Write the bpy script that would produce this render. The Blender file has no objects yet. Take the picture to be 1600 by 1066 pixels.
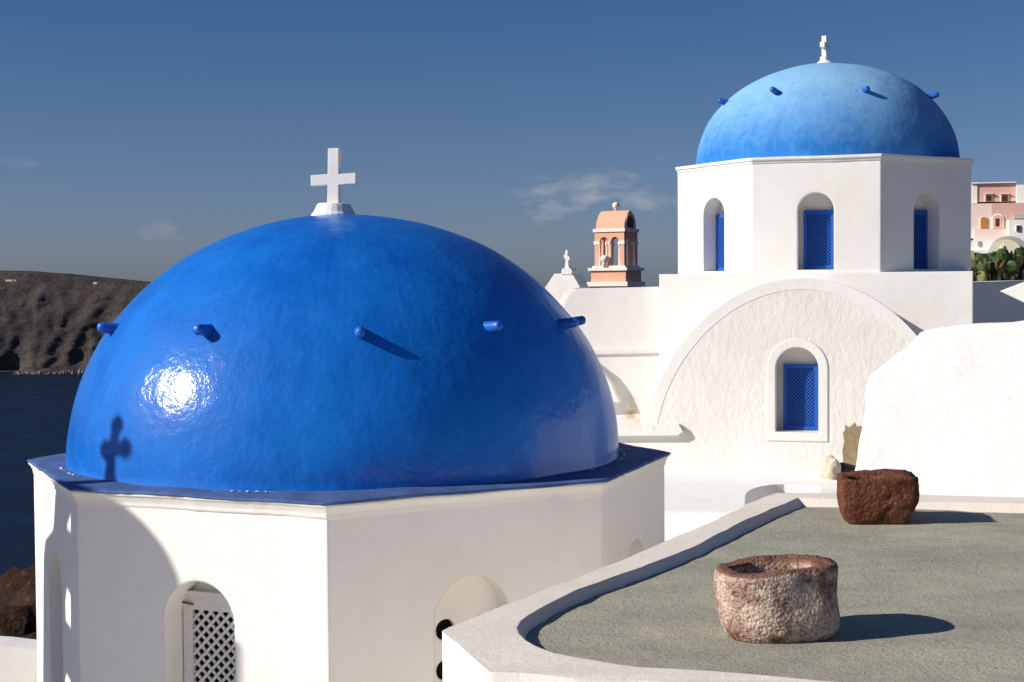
import bpy, bmesh, math, random
from mathutils import Vector, Matrix, noise, geometry
R = math.radians
random.seed(7)
scene = bpy.context.scene
COL = scene.collection

# ------------------------------------------------------------------ camera
F_PX, PITCH, ROLL = 2290.0, 0.034, -0.007
cam_d = bpy.data.cameras.new('camera'); cam = bpy.data.objects.new('camera', cam_d); COL.objects.link(cam)
cam_d.sensor_width = 36.0; cam_d.lens = F_PX / 1600 * 36.0
cam_d.clip_start = 0.1; cam_d.clip_end = 60000
_fw = Vector((0, math.cos(PITCH), -math.sin(PITCH))); _up = Vector((0, math.sin(PITCH), math.cos(PITCH)))
_rt = Vector((1, 0, 0)) * math.cos(ROLL) + _up * math.sin(ROLL)
_u2 = -Vector((1, 0, 0)) * math.sin(ROLL) + _up * math.cos(ROLL)
cam.matrix_world = Matrix(((_rt.x, _u2.x, -_fw.x, 0), (_rt.y, _u2.y, -_fw.y, 0), (_rt.z, _u2.z, -_fw.z, 0), (0, 0, 0, 1)))
scene.camera = cam

# ------------------------------------------------------------------ sun and sky
SUN_EL = R(28.5); SUN_S = 0.27
sun_h = Vector((-1, -SUN_S, 0)).normalized()
SUN = sun_h * math.cos(SUN_EL) + Vector((0, 0, math.sin(SUN_EL)))      # towards the sun
sd = bpy.data.lights.new('sun', 'SUN'); sd.energy = 4.6; sd.angle = R(0.53); sd.color = (1.0, 0.945, 0.86)
so = bpy.data.objects.new('sun', sd); COL.objects.link(so)
so.rotation_euler = SUN.to_track_quat('Z', 'Y').to_euler()

W = bpy.data.worlds.new('World'); scene.world = W; W.use_nodes = True
nt = W.node_tree; nt.nodes.clear()
def wn(t, **k):
    n = nt.nodes.new(t)
    for a, b in k.items(): setattr(n, a, b)
    return n
sky = wn('ShaderNodeTexSky'); sky.sky_type = 'NISHITA'; sky.sun_disc = False
sky.sun_elevation = SUN_EL; sky.sun_rotation = math.atan2(SUN.x, SUN.y)
sky.altitude = 100; sky.air_density = 1.0; sky.dust_density = 0.6; sky.ozone_density = 3.0
# low drifting cumulus: a noise band just above the horizon, all the way round
tc = wn('ShaderNodeTexCoord'); sep = wn('ShaderNodeSeparateXYZ'); nt.links.new(tc.outputs['Generated'], sep.inputs[0])
mp = wn('ShaderNodeMapping'); mp.inputs['Scale'].default_value = (1, 1, 2.6); mp.inputs['Location'].default_value = (10.925, 6.16, 0.0)
nt.links.new(tc.outputs['Generated'], mp.inputs[0])
nz = wn('ShaderNodeTexNoise'); nz.inputs['Scale'].default_value = 8; nz.inputs['Detail'].default_value = 7; nz.inputs['Roughness'].default_value = 0.55
nt.links.new(mp.outputs[0], nz.inputs['Vector'])
cr = wn('ShaderNodeValToRGB'); cr.color_ramp.elements[0].position = 0.635; cr.color_ramp.elements[1].position = 0.72
nt.links.new(nz.outputs['Fac'], cr.inputs[0])
band = wn('ShaderNodeValToRGB'); be = band.color_ramp.elements
be[0].position = 0.028; be[0].color = (0, 0, 0, 1); be[1].position = 0.055; be[1].color = (1, 1, 1, 1)
e = be.new(0.07); e.color = (1, 1, 1, 1); e = be.new(0.095); e.color = (0, 0, 0, 1)
nt.links.new(sep.outputs['Z'], band.inputs[0])
mul = wn('ShaderNodeMath', operation='MULTIPLY'); nt.links.new(cr.outputs[0], mul.inputs[0]); nt.links.new(band.outputs[0], mul.inputs[1])
mul2 = wn('ShaderNodeMath', operation='MULTIPLY'); nt.links.new(mul.outputs[0], mul2.inputs[0]); mul2.inputs[1].default_value = 0.62
# clear dry polarised air: the horizon glow is held back evenly all round
hz = wn('ShaderNodeValToRGB'); he = hz.color_ramp.elements
he[0].position = 0.0; he[0].color = (0.42, 0.50, 0.80, 1); he[1].position = 0.03; he[1].color = (0.44, 0.50, 0.79, 1)
e = he.new(0.11); e.color = (0.36, 0.46, 0.66, 1); e = he.new(0.20); e.color = (0.27, 0.425, 0.66, 1); e = he.new(0.6); e.color = (0.36, 0.50, 0.74, 1)
nt.links.new(sep.outputs['Z'], hz.inputs[0])
hm = wn('ShaderNodeMix', data_type='RGBA', blend_type='MULTIPLY'); hm.inputs['Factor'].default_value = 1
nt.links.new(sky.outputs[0], hm.inputs['A']); nt.links.new(hz.outputs[0], hm.inputs['B'])
cm = wn('ShaderNodeMix', data_type='RGBA'); nt.links.new(mul2.outputs[0], cm.inputs['Factor'])
nt.links.new(hm.outputs['Result'], cm.inputs['A']); cm.inputs['B'].default_value = (5.0, 4.9, 5.0, 1)
bg = wn('ShaderNodeBackground'); bg.inputs['Strength'].default_value = 0.075
nt.links.new(cm.outputs['Result'], bg.inputs['Color'])
wo = wn('ShaderNodeOutputWorld'); nt.links.new(bg.outputs[0], wo.inputs[0])

vs = scene.view_settings; vs.view_transform = 'Standard'; vs.look = 'None'; vs.gamma = 1.0; vs.exposure = 0.36
try: vs.use_curve_mapping = False
except Exception: pass

# ------------------------------------------------------------------ measuring helpers
def ray(x, y):
    a, b = x - 800, y - 533; cr_, sr_ = math.cos(ROLL), math.sin(ROLL)
    u = (a * cr_ + b * sr_) / F_PX; v = -(-a * sr_ + b * cr_) / F_PX
    c, s = math.cos(PITCH), math.sin(PITCH)
    return Vector((u, c + v * s, -s + v * c))
def onz(x, y, z): r = ray(x, y); return r * (z / r.z)
def ony(x, y, Y): r = ray(x, y); return r * (Y / r.y)
class Frame:
    """an upright plane: origin, horizontal axis t, outward normal n"""
    def __init__(s, o, ang):
        s.o = Vector(o); s.n = Vector((math.cos(ang), math.sin(ang), 0)); s.t = Vector((-s.n.y, s.n.x, 0))
    def P(s, u, w, d=0.0): return s.o + s.t * u + Vector((0, 0, w)) + s.n * d
    def uv(s, x, y, d=0.0):
        r = ray(x, y); k = (s.n.dot(s.o) + d) / s.n.dot(r); p = r * k - s.o
        return (p.dot(s.t), p.z)
    def uvs(s, pts, d=0.0): return [s.uv(x, y, d) for x, y in pts]

# ------------------------------------------------------------------ object helpers
def finish(name, bm, m, parent=None, smooth=False):
    me = bpy.data.meshes.new(name); bm.to_mesh(me); bm.free()
    o = bpy.data.objects.new(name, me); COL.objects.link(o)
    if m: me.materials.append(m)
    if smooth:
        for p in me.polygons: p.use_smooth = True
    if parent: attach(o, parent)
    return o
def attach(o, parent):
    o.parent = parent; o.matrix_parent_inverse = world_of(parent).inverted()
def world_of(o):
    m = o.matrix_basis.copy()
    return (world_of(o.parent) @ o.matrix_parent_inverse @ m) if o.parent else m
def tag(o, label, cat, group=None, kind=None):
    if label: o['label'] = label
    if cat: o['category'] = cat
    if group: o['group'] = group
    if kind: o['kind'] = kind
    return o
def thing(name, label, cat, loc=(0, 0, 0), group=None):
    o = bpy.data.objects.new(name, None); COL.objects.link(o); o.location = loc; o.empty_display_size = 0.3
    return tag(o, label, cat, group)
def share(name, me, m, parent, mw):
    """another object on existing mesh data, at world matrix mw"""
    o = bpy.data.objects.new(name, me); COL.objects.link(o)
    o.matrix_basis = mw
    if m and not me.materials: me.materials.append(m)
    if parent: attach(o, parent)
    return o
def nrm(bm): bmesh.ops.recalc_face_normals(bm, faces=bm.faces[:])

def plate_bm(bm, fr, outer, holes=(), d0=0.0, d1=-0.3, back=True):
    """polygon with holes on an upright frame, from depth d0 (front) to d1"""
    loops = [outer] + list(holes)
    fv = [[bm.verts.new(fr.P(u, w, d0)) for u, w in lp] for lp in loops]
    bv = [[bm.verts.new(fr.P(u, w, d1)) for u, w in lp] for lp in loops]
    flat_f = [v for lp in fv for v in lp]; flat_b = [v for lp in bv for v in lp]
    tris = geometry.tessellate_polygon([[Vector((u, w, 0)) for u, w in lp] for lp in loops])
    for a, b, c in tris:
        if len({a, b, c}) < 3: continue
        try: bm.faces.new((flat_f[a], flat_f[b], flat_f[c]))
        except ValueError: pass
        if back:
            try: bm.faces.new((flat_b[c], flat_b[b], flat_b[a]))
            except ValueError: pass
    for lf, lb in zip(fv, bv):
        n = len(lf)
        for i in range(n):
            j = (i + 1) % n
            bm.faces.new((lf[i], lf[j], lb[j], lb[i]))
def plate(name, fr, outer, m, parent=None, holes=(), d0=0.0, d1=-0.3):
    bm = bmesh.new(); plate_bm(bm, fr, outer, holes, d0, d1); nrm(bm)
    return finish(name, bm, m, parent)
def arch(cu, w, z0, ztop, n=20, rise=None):
    """(u,w) outline of a round-headed opening, anticlockwise from bottom left"""
    r = w / 2; rise = r if rise is None else rise; zs = ztop - rise
    p = [(cu - r, z0), (cu + r, z0)]
    for i in range(n + 1):
        a = math.pi * i / n; p.append((cu + r * math.cos(a), zs + rise * math.sin(a)))
    return p
def rect(u0, u1, w0, w1): return [(u0, w0), (u1, w0), (u1, w1), (u0, w1)]
def box_bm(bm, p0, p1, mw=None):
    x0, y0, z0 = p0; x1, y1, z1 = p1
    v = [bm.verts.new(q) for q in ((x0, y0, z0), (x1, y0, z0), (x1, y1, z0), (x0, y1, z0), (x0, y0, z1), (x1, y0, z1), (x1, y1, z1), (x0, y1, z1))]
    if mw:
        for q in v: q.co = mw @ q.co
    for f in ((3, 2, 1, 0), (4, 5, 6, 7), (0, 1, 5, 4), (1, 2, 6, 5), (2, 3, 7, 6), (3, 0, 4, 7)): bm.faces.new([v[i] for i in f])
def bevel_bm(bm, w, seg=2):
    bmesh.ops.bevel(bm, geom=bm.edges[:] , offset=w, segments=seg, affect='EDGES', profile=0.6)
def box(name, p0, p1, m, parent=None, mw=None, bev=0.0):
    bm = bmesh.new(); box_bm(bm, p0, p1, mw)
    if bev: bevel_bm(bm, bev)
    return finish(name, bm, m, parent)
def prism_bm(bm, pts, z0, z1, top=True, bottom=False):
    a = [bm.verts.new((x, y, z0)) for x, y in pts]; b = [bm.verts.new((x, y, z1)) for x, y in pts]
    n = len(pts)
    for i in range(n): bm.faces.new((a[i], a[(i + 1) % n], b[(i + 1) % n], b[i]))
    if top: bm.faces.new(b)
    if bottom: bm.faces.new(a[::-1])
def ring_loft(bm, pts, prof, c, sub=14, jit=0.0, seed=0, cap_in=False):
    """closed plan outline pts pushed outwards by prof = [(offset, z)], with a hand-made wobble"""
    dense = []
    n = len(pts)
    for i in range(n):
        a, b = Vector(pts[i]), Vector(pts[(i + 1) % n])
        for k in range(sub): dense.append(a.lerp(b, k / sub))
    rows = []
    for off, z in prof:
        row = []
        for p in dense:
            dv = (p - Vector(c)); L = dv.length
            q = Vector(c) + dv * ((L + off) / L)
            j = noise.noise(Vector((p.x * 2.3, p.y * 2.3, seed))) * jit + noise.noise(Vector((p.x * 9, p.y * 9, seed + 5))) * jit * .7
            qq = Vector(c) + (q - Vector(c)) * (1 + j / L)
            row.append(bm.verts.new((qq.x, qq.y, z + noise.noise(Vector((p.x * 1.7, p.y * 1.7, seed + 9))) * jit)))
        rows.append(row)
    m = len(dense)
    for r0, r1 in zip(rows, rows[1:]):
        for i in range(m): bm.faces.new((r0[i], r0[(i + 1) % m], r1[(i + 1) % m], r1[i]))
    return rows
def lathe_bm(bm, prof, c=(0, 0, 0), seg=24):
    rows = []
    for r, z in prof:
        rows.append([bm.verts.new((c[0] + r * math.cos(2 * math.pi * i / seg), c[1] + r * math.sin(2 * math.pi * i / seg), c[2] + z)) for i in range(seg)])
    for a, b in zip(rows, rows[1:]):
        for i in range(seg): bm.faces.new((a[i], a[(i + 1) % seg], b[(i + 1) % seg], b[i]))
    bm.faces.new(rows[0][::-1]); bm.faces.new(rows[-1])

# ------------------------------------------------------------------ materials
def nodes(name):
    m = bpy.data.materials.new(name); m.use_nodes = True
    t = m.node_tree; b = t.nodes['Principled BSDF']
    return m, t, b
def texnoise(t, scale, detail=4, rough=0.55, vec=None):
    n = t.nodes.new('ShaderNodeTexNoise'); n.inputs['Scale'].default_value = scale; n.inputs['Detail'].default_value = detail; n.inputs['Roughness'].default_value = rough
    if vec is None:
        c = t.nodes.new('ShaderNodeTexCoord'); vec = c.outputs['Object']
    t.links.new(vec, n.inputs['Vector']); return n.outputs['Fac']
def ramp(t, fac, stops):
    r = t.nodes.new('ShaderNodeValToRGB'); el = r.color_ramp.elements
    while len(el) < len(stops): el.new(0.5)
    for e_, (p, c) in zip(el, stops):
        e_.position = p; e_.color = (c[0], c[1], c[2], 1) if hasattr(c, '__len__') else (c, c, c, 1)
    t.links.new(fac, r.inputs[0]); return r.outputs[0]
def mixc(t, fac, a, b, mode='MIX'):
    n = t.nodes.new('ShaderNodeMix'); n.data_type = 'RGBA'; n.blend_type = mode
    for s, v in (('Factor', fac), ('A', a), ('B', b)):
        if hasattr(v, 'default_value'): t.links.new(v, n.inputs[s])
        elif s == 'Factor': n.inputs[s].default_value = v
        else: n.inputs[s].default_value = (v[0], v[1], v[2], 1)
    return n.outputs['Result']
def math_(t, op, a, b=0.0, c=None, clamp=False):
    n = t.nodes.new('ShaderNodeMath'); n.operation = op; n.use_clamp = clamp
    for i, v in enumerate((a, b, c)):
        if v is None: continue
        if hasattr(v, 'default_value'): t.links.new(v, n.inputs[i])
        else: n.inputs[i].default_value = v
    return n.outputs[0]
def bumps(t, b, layers, bevel=0.0):
    prev = None
    if bevel:
        bv = t.nodes.new('ShaderNodeBevel'); bv.samples = 4; bv.inputs['Radius'].default_value = bevel; prev = bv.outputs[0]
    for h, strength, dist in layers:
        n = t.nodes.new('ShaderNodeBump'); n.inputs['Strength'].default_value = strength; n.inputs['Distance'].default_value = dist
        t.links.new(h, n.inputs['Height'])
        if prev: t.links.new(prev, n.inputs['Normal'])
        prev = n.outputs[0]
    if prev:
        t.links.new(prev, b.inputs['Normal'])
        if b.inputs['Coat Weight'].default_value > 0: t.links.new(prev, b.inputs['Coat Normal'])
def plaster(name, col=(0.80, 0.772, 0.73), dirt=(0.70, 0.65, 0.575), amt=0.5, bump=((2.2, .35, .03), (38, .25, .004), (160, .2, .002)), bevel=0.035, stain=None):
    m, t, b = nodes(name); b.inputs['Roughness'].default_value = 0.85; b.inputs['Specular IOR Level'].default_value = 0.2
    big = texnoise(t, 0.9, 5, .6); fine = texnoise(t, 9, 6, .65)
    f = math_(t, 'MULTIPLY', ramp(t, big, [(.42, 0.0), (.75, 1.0)]), amt)
    c = mixc(t, f, col, dirt)
    c = mixc(t, math_(t, 'MULTIPLY', ramp(t, fine, [(.55, 0.0), (.8, 1.0)]), amt * .5), c, (dirt[0] * .9, dirt[1] * .88, dirt[2] * .85))
    tcs = t.nodes.new('ShaderNodeTexCoord'); mps = t.nodes.new('ShaderNodeMapping'); mps.inputs['Scale'].default_value = (4.5, 4.5, .35); t.links.new(tcs.outputs['Object'], mps.inputs[0])
    run = math_(t, 'MULTIPLY', ramp(t, texnoise(t, 1.0, 6, .65, mps.outputs[0]), [(.54, 0.0), (.76, 1.0)]), amt * .4)
    c = mixc(t, run, c, (dirt[0] * .93, dirt[1] * .93, dirt[2] * .93))
    if stain:
        pos, rad, scol = stain
        tc_ = t.nodes.new('ShaderNodeTexCoord'); mpn = t.nodes.new('ShaderNodeMapping')
        mpn.inputs['Location'].default_value = [-p / r for p, r in zip(pos, rad)]; mpn.inputs['Scale'].default_value = [1 / r for r in rad]
        t.links.new(tc_.outputs['Object'], mpn.inputs[0])
        ln = t.nodes.new('ShaderNodeVectorMath'); ln.operation = 'LENGTH'; t.links.new(mpn.outputs[0], ln.inputs[0])
        k = math_(t, 'SUBTRACT', 1.0, ln.outputs['Value'], clamp=True)
        k = math_(t, 'MULTIPLY', k, ramp(t, texnoise(t, 7, 6, .7), [(.42, 0.0), (.66, 1.2)]), clamp=True)
        c = mixc(t, k, c, scol)
    t.links.new(c, b.inputs['Base Color'])
    bumps(t, b, [(texnoise(t, s, 5), st, d) for s, st, d in bump], bevel)
    return m
def simple(name, col, rough=.7, var=0.25, scale=6, bump=(), spec=.3, bevel=0.0, dark=None):
    m, t, b = nodes(name); b.inputs['Roughness'].default_value = rough; b.inputs['Specular IOR Level'].default_value = spec
    d = dark or tuple(x * (1 - var) for x in col)
    t.links.new(mixc(t, ramp(t, texnoise(t, scale, 6, .65), [(.35, 0.0), (.7, 1.0)]), col, d), b.inputs['Base Color'])
    bumps(t, b, [(texnoise(t, s, 5), st, dd) for s, st, dd in bump], bevel)
    return m
M = {}
M['white'] = plaster('whitewash')
M['white_near'] = plaster('whitewash_terrace', (0.79, 0.755, 0.70), (0.68, 0.62, 0.53), .6, ((3, .4, .03), (30, .4, .006), (120, .35, .003)), .03)
M['white_band'] = plaster('whitewash_smooth', bevel=0)
M['coping'] = plaster('worn_limewash_coping', (0.80, 0.72, 0.62), (0.62, 0.54, 0.45), .6, ((3, .4, .02), (30, .5, .006), (120, .4, .003)), .015)
M['white_far'] = plaster('whitewash_far', bevel=0.0, bump=((3, .3, .02),))
M['white_bright'] = plaster('whitewash_fresh', (0.87, 0.85, 0.81), (0.80, 0.76, 0.69), .3, ((1.6, .4, .05), (9, .3, .012), (45, .2, .004)), .04)
M['cross'] = plaster('cross_paint', (0.82, 0.80, 0.77), amt=.25, bump=((20, .2, .004),), bevel=.012)

def stucco():
    m, t, b = nodes('rough_stucco'); b.inputs['Roughness'].default_value = .9; b.inputs['Specular IOR Level'].default_value = .15
    c = mixc(t, math_(t, 'MULTIPLY', ramp(t, texnoise(t, 1.1, 6, .65), [(.4, 0.0), (.7, 1.0)]), .55), (0.78, 0.74, 0.70), (0.68, 0.62, 0.54))
    t.links.new(c, b.inputs['Base Color'])
    tc_ = t.nodes.new('ShaderNodeTexCoord'); mpn = t.nodes.new('ShaderNodeMapping'); mpn.inputs['Rotation'].default_value = (0, .8, 0); mpn.inputs['Scale'].default_value = (1, 1, .6)
    t.links.new(tc_.outputs['Object'], mpn.inputs[0])
    h1 = texnoise(t, 13, 4, .55, mpn.outputs[0]); h2 = texnoise(t, 34, 4, .6)
    bumps(t, b, [(h1, .36, .030), (h2, .3, .010)], .02)
    return m
M['stucco'] = stucco()

def dome_paint(name, deep, mid, chalk, rough, coat, z0, z1, fade):
    m, t, b = nodes(name)
    tc_ = t.nodes.new('ShaderNodeTexCoord'); sx = t.nodes.new('ShaderNodeSeparateXYZ'); t.links.new(tc_.outputs['Object'], sx.inputs[0])
    ang = math_(t, 'ARCTAN2', sx.outputs['Y'], sx.outputs['X'])
    cv = t.nodes.new('ShaderNodeCombineXYZ'); t.links.new(math_(t, 'MULTIPLY', ang, 9.0), cv.inputs[0]); t.links.new(math_(t, 'MULTIPLY', sx.outputs['Z'], .35), cv.inputs[2])
    streak = texnoise(t, 5.0, 5, .7, cv.outputs[0])
    blot = texnoise(t, 1.3, 7, .68); fine = texnoise(t, 7, 6, .7)
    c = mixc(t, ramp(t, blot, [(.35, 0.0), (.68, 1.0)]), deep, mid)
    c = mixc(t, math_(t, 'MULTIPLY', ramp(t, streak, [(.5, 0.0), (.78, 1.0)]), .2), c, chalk)
    cv2 = t.nodes.new('ShaderNodeCombineXYZ'); t.links.new(math_(t, 'MULTIPLY', ang, 40.0), cv2.inputs[0]); t.links.new(math_(t, 'MULTIPLY', sx.outputs['Z'], .6), cv2.inputs[2])
    drip = ramp(t, texnoise(t, 4.0, 3, .6, cv2.outputs[0]), [(.60, 0.0), (.70, 1.0)])
    c = mixc(t, math_(t, 'MULTIPLY', math_(t, 'MULTIPLY', drip, ramp(t, blot, [(.4, 0.0), (.7, 1.0)])), .22), c, chalk)
    dust = ramp(t, texnoise(t, 3.2, 8, .75), [(.56, 0.0), (.75, 1.0)])
    c = mixc(t, math_(t, 'MULTIPLY', dust, .25), c, chalk)
    if fade:
        h = t.nodes.new('ShaderNodeMapRange'); h.inputs[1].default_value = z0; h.inputs[2].default_value = z1; t.links.new(sx.outputs['Z'], h.inputs[0])
        k = math_(t, 'ADD', h.outputs[0], math_(t, 'MULTIPLY', math_(t, 'SUBTRACT', fine, .5), .7), clamp=True)
        k = math_(t, 'ADD', k, math_(t, 'MULTIPLY', math_(t, 'SUBTRACT', blot, .5), .7), clamp=True)
        c = mixc(t, math_(t, 'MULTIPLY', k, fade), c, chalk)
        sp = ramp(t, texnoise(t, 5.5, 3, .5), [(.68, 0.0), (.72, 1.0)])
        c = mixc(t, math_(t, 'MULTIPLY', sp, .35), c, (deep[0] * .6, deep[1] * .6, deep[2] * .6))
    t.links.new(c, b.inputs['Base Color'])
    t.links.new(ramp(t, blot, [(.3, rough * .8), (.7, min(1, rough * 1.5))]), b.inputs['Roughness'])
    b.inputs['Coat Weight'].default_value = coat; b.inputs['Coat Roughness'].default_value = .17; b.inputs['Specular IOR Level'].default_value = .12
    if fade: bumps(t, b, [(texnoise(t, 2.5, 4), .5, .03), (texnoise(t, 14, 5), .45, .01), (texnoise(t, 60, 3), .2, .003)])
    else: bumps(t, b, [(texnoise(t, 2.2, 3), .25, .05), (texnoise(t, 5, 5, .65), .6, .018), (texnoise(t, 26, 4), .32, .003), (streak, .08, .003)])
    return m
M['dome_near'] = dome_paint('glossy_blue_dome_paint', (0.001, 0.100, 0.45), (0.002, 0.150, 0.57), (0.045, 0.25, 0.60), .5, .5, 0, 1, 0)
M['dome_far'] = dome_paint('weathered_blue_dome_paint', (0.018, 0.155, 0.50), (0.035, 0.21, 0.56), (0.23, 0.45, 0.66), .85, 0, 0.1, 1.3, .9)
M['peg'] = simple('blue_peg_paint', (0.012, 0.12, 0.56), .4, .3, 12, ((30, .3, .01),), .4)
M['ledge'] = simple('faded_blue_ledge_paint', (0.075, 0.135, 0.32), .8, .45, 5, ((25, .4, .006),), .2)
M['shutter_blue'] = simple('blue_shutter_paint', (0.01, 0.10, 0.48), .45, .25, 20, ((60, .2, .002),), .4, .004)
M['shutter_white'] = simple('white_shutter_paint', (0.72, 0.70, 0.67), .5, .15, 20, ((60, .2, .002),), .4, .004)
M['dark'] = simple('dark_interior', (0.015, 0.014, 0.014), .9, .3, 4)  # black paint standing in for unlit rooms behind shutters and screens
M['rust'] = simple('rusty_iron', (0.20, 0.09, 0.04), .8, .5, 40)
M['cement_patch'] = simple('bare_cement_patch', (0.36, 0.27, 0.16), .95, .4, 9, ((30, .6, .01),))
M['boulder'] = plaster('limewashed_stone', (0.62, 0.55, 0.43), (0.40, 0.32, 0.21), .7, ((6, .6, .05), (40, .4, .01)), 0)
M['dark_stone'] = simple('dark_lava_stone', (0.06, 0.05, 0.045), .9, .5, 9, ((20, .8, .02),))
M['paving'] = plaster('limewashed_paving', (0.80, 0.745, 0.665), (0.66, 0.60, 0.51), .6, bevel=0)

def deck_mat():
    m, t, b = nodes('rough_cement_deck'); b.inputs['Roughness'].default_value = .95; b.inputs['Specular IOR Level'].default_value = .15
    tc_ = t.nodes.new('ShaderNodeTexCoord'); mpn = t.nodes.new('ShaderNodeMapping'); mpn.inputs['Rotation'].default_value = (0, 0, -.25); mpn.inputs['Scale'].default_value = (.7, 1.2, 1)
    t.links.new(tc_.outputs['Object'], mpn.inputs[0])
    sw = texnoise(t, 2.2, 6, .62, mpn.outputs[0]); gr = texnoise(t, 70, 4, .75); mid = texnoise(t, 22, 5, .7)
    c = mixc(t, ramp(t, sw, [(.33, 0.0), (.68, 1.0)]), (0.445, 0.42, 0.325), (0.305, 0.296, 0.235))
    c = mixc(t, math_(t, 'MULTIPLY', ramp(t, gr, [(.50, 0.0), (.68, 1.0)]), .75), c, (0.10, 0.096, 0.078))
    c = mixc(t, math_(t, 'MULTIPLY', ramp(t, mid, [(.58, 0.0), (.8, 1.0)]), .5), c, (0.42, 0.39, 0.31))
    t.links.new(c, b.inputs['Base Color'])
    bumps(t, b, [(sw, .5, .03), (mid, .6, .014), (gr, .8, .008)])
    return m
M['deck'] = deck_mat()

def rock_mat(name, red, dark, crust, amount, bsc):
    m, t, b = nodes(name); b.inputs['Roughness'].default_value = .95; b.inputs['Specular IOR Level'].default_value = .15
    c = mixc(t, ramp(t, texnoise(t, 16, 6, .7), [(.35, 0.0), (.66, 1.0)]), red, dark)
    tc_ = t.nodes.new('ShaderNodeTexCoord'); g = t.nodes.new('ShaderNodeNewGeometry'); sx = t.nodes.new('ShaderNodeSeparateXYZ'); t.links.new(g.outputs['Normal'], sx.inputs[0])
    side = ramp(t, sx.outputs['Z'], [(.25, 1.0), (.6, 0.12)])
    k = math_(t, 'MULTIPLY', ramp(t, texnoise(t, 5.5, 6, .72), amount), side)
    k = math_(t, 'MULTIPLY', k, ramp(t, texnoise(t, 75, 3, .7), [(.34, 0.2), (.54, 1.0)]))
    c = mixc(t, k, c, crust)
    t.links.new(c, b.inputs['Base Color'])
    v = t.nodes.new('ShaderNodeTexVoronoi'); v.inputs['Scale'].default_value = bsc; t.links.new(tc_.outputs['Object'], v.inputs['Vector'])
    bumps(t, b, [(texnoise(t, 18, 5, .65), .8, .03), (v.outputs['Distance'], .55, .012), (texnoise(t, 130, 3), .5, .004)])
    return m
M['rock_crust'] = rock_mat('red_lava_stone_with_pale_crust', (0.21, 0.085, 0.052), (0.10, 0.042, 0.028), (0.60, 0.47, 0.375), [(.36, 0.0), (.52, 1.0)], 62)
M['rock_red'] = rock_mat('brown_lava_stone', (0.185, 0.070, 0.038), (0.085, 0.032, 0.019), (0.42, 0.33, 0.24), [(.60, 0.0), (.70, .8)], 40)

# ------------------------------------------------------------------ terrain, sea, far shore
def smooth(x): x = max(0, min(1, x)); return x * x * (3 - 2 * x)
def ground_z(x, y):
    d = (-.27 * y if y < 26 else -7.02 + (y - 26) * .13) - x
    z = -5.35
    near = max(0, y - 8) 
    k = max(0, d - 1.2)
    fall = .55 * k ** 1.5 * smooth(near / 8) + .25 * k * (1 - smooth(near / 8))
    z -= min(fall, 140) + 0
    z += 8.6 * smooth((y - 60) / 80) * smooth((x - 12) / 30)
    z += 1.0 * math.exp(-((x + 10.3) / 2.2) ** 2 - ((y - 28.5) / 3.0) ** 2)
    rough = smooth((d + .5) / 2.5)
    p = Vector((x, y, z))
    z += rough * (noise.fractal(p * .3, .9, 2.1, 5) * .8 + abs(noise.noise(Vector((x, y, 0)) * .9)) * 1.3 - abs(noise.noise(Vector((x + 7, y, 3)) * 1.9)) * .9 + noise.noise(p * 4) * .2 - .2)
    return max(z, -140)
bm = bmesh.new()
xs = [-420 + 12 * i for i in range(30)] + [-60 + 1.2 * i for i in range(15)] + [-42 + .42 * i for i in range(86)] + [-5.5 + 3.2 * i for i in range(90)]
ys = [-60 + 5 * i for i in range(14)] + [10 + .5 * i for i in range(84)] + [52 + 6 * i for i in range(45)]
g = [[bm.verts.new((x, y, ground_z(x, y))) for x in xs] for y in ys]
for j in range(len(ys) - 1):
    for i in range(len(xs) - 1): bm.faces.new((g[j][i], g[j][i + 1], g[j + 1][i + 1], g[j + 1][i]))
def terrain_mat():
    m, t, b = nodes('lava_rock_ground'); b.inputs['Roughness'].default_value = .95; b.inputs['Specular IOR Level'].default_value = .1
    c = mixc(t, ramp(t, texnoise(t, .9, 8, .7), [(.35, 0.0), (.66, 1.0)]), (0.085, 0.043, 0.027), (0.025, 0.017, 0.013))
    c = mixc(t, math_(t, 'MULTIPLY', ramp(t, texnoise(t, 3.5, 6, .7), [(.56, 0.0), (.7, 1.0)]), .6), c, (0.20, 0.15, 0.10))
    t.links.new(c, b.inputs['Base Color']); bumps(t, b, [(texnoise(t, 1.7, 9, .72), 1.0, .45), (texnoise(t, 11, 5), .8, .06)])
    return m
o = finish('ground', bm, terrain_mat(), smooth=True); tag(o, None, None, kind='structure')

bm = bmesh.new()
bm.faces.new([bm.verts.new((x, y, -5.28)) for x, y in ((-13, -22), (16, -22), (16, 12.2), (2.3, 12.2), (1.8, 19), (-3.5, 24), (-5, 16.3), (-7.5, 16.1), (-9, 10))])
o = finish('lane', bm, M['paving']); tag(o, None, None, kind='structure')  # unseen pale paving, added wide to bounce sunlight into the shaded walls
bm = bmesh.new(); prism_bm(bm, [(7.3, 15.5), (17, 15.5), (17, 27.5), (7.6, 27.5)], -5.3, -2.75)
o = finish('courtyard', bm, M['paving']); tag(o, None, None, kind='structure')  # unseen white slab added to bounce light onto the shaded garden wall
bm = bmesh.new(); S = 40000
vs_ = [bm.verts.new(p) for p in ((-S, -S, -130), (S, -S, -130), (S, S, -130), (-S, S, -130))]; bm.faces.new(vs_)
m, t, b = nodes('sea_water'); b.inputs['Base Color'].default_value = (0.007, 0.015, 0.036, 1); b.inputs['Roughness'].default_value = .45; b.inputs['Specular IOR Level'].default_value = .05
tc_ = t.nodes.new('ShaderNodeTexCoord'); mpn = t.nodes.new('ShaderNodeMapping'); mpn.inputs['Scale'].default_value = (.6, 1.4, 1); t.links.new(tc_.outputs['Object'], mpn.inputs[0])
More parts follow.
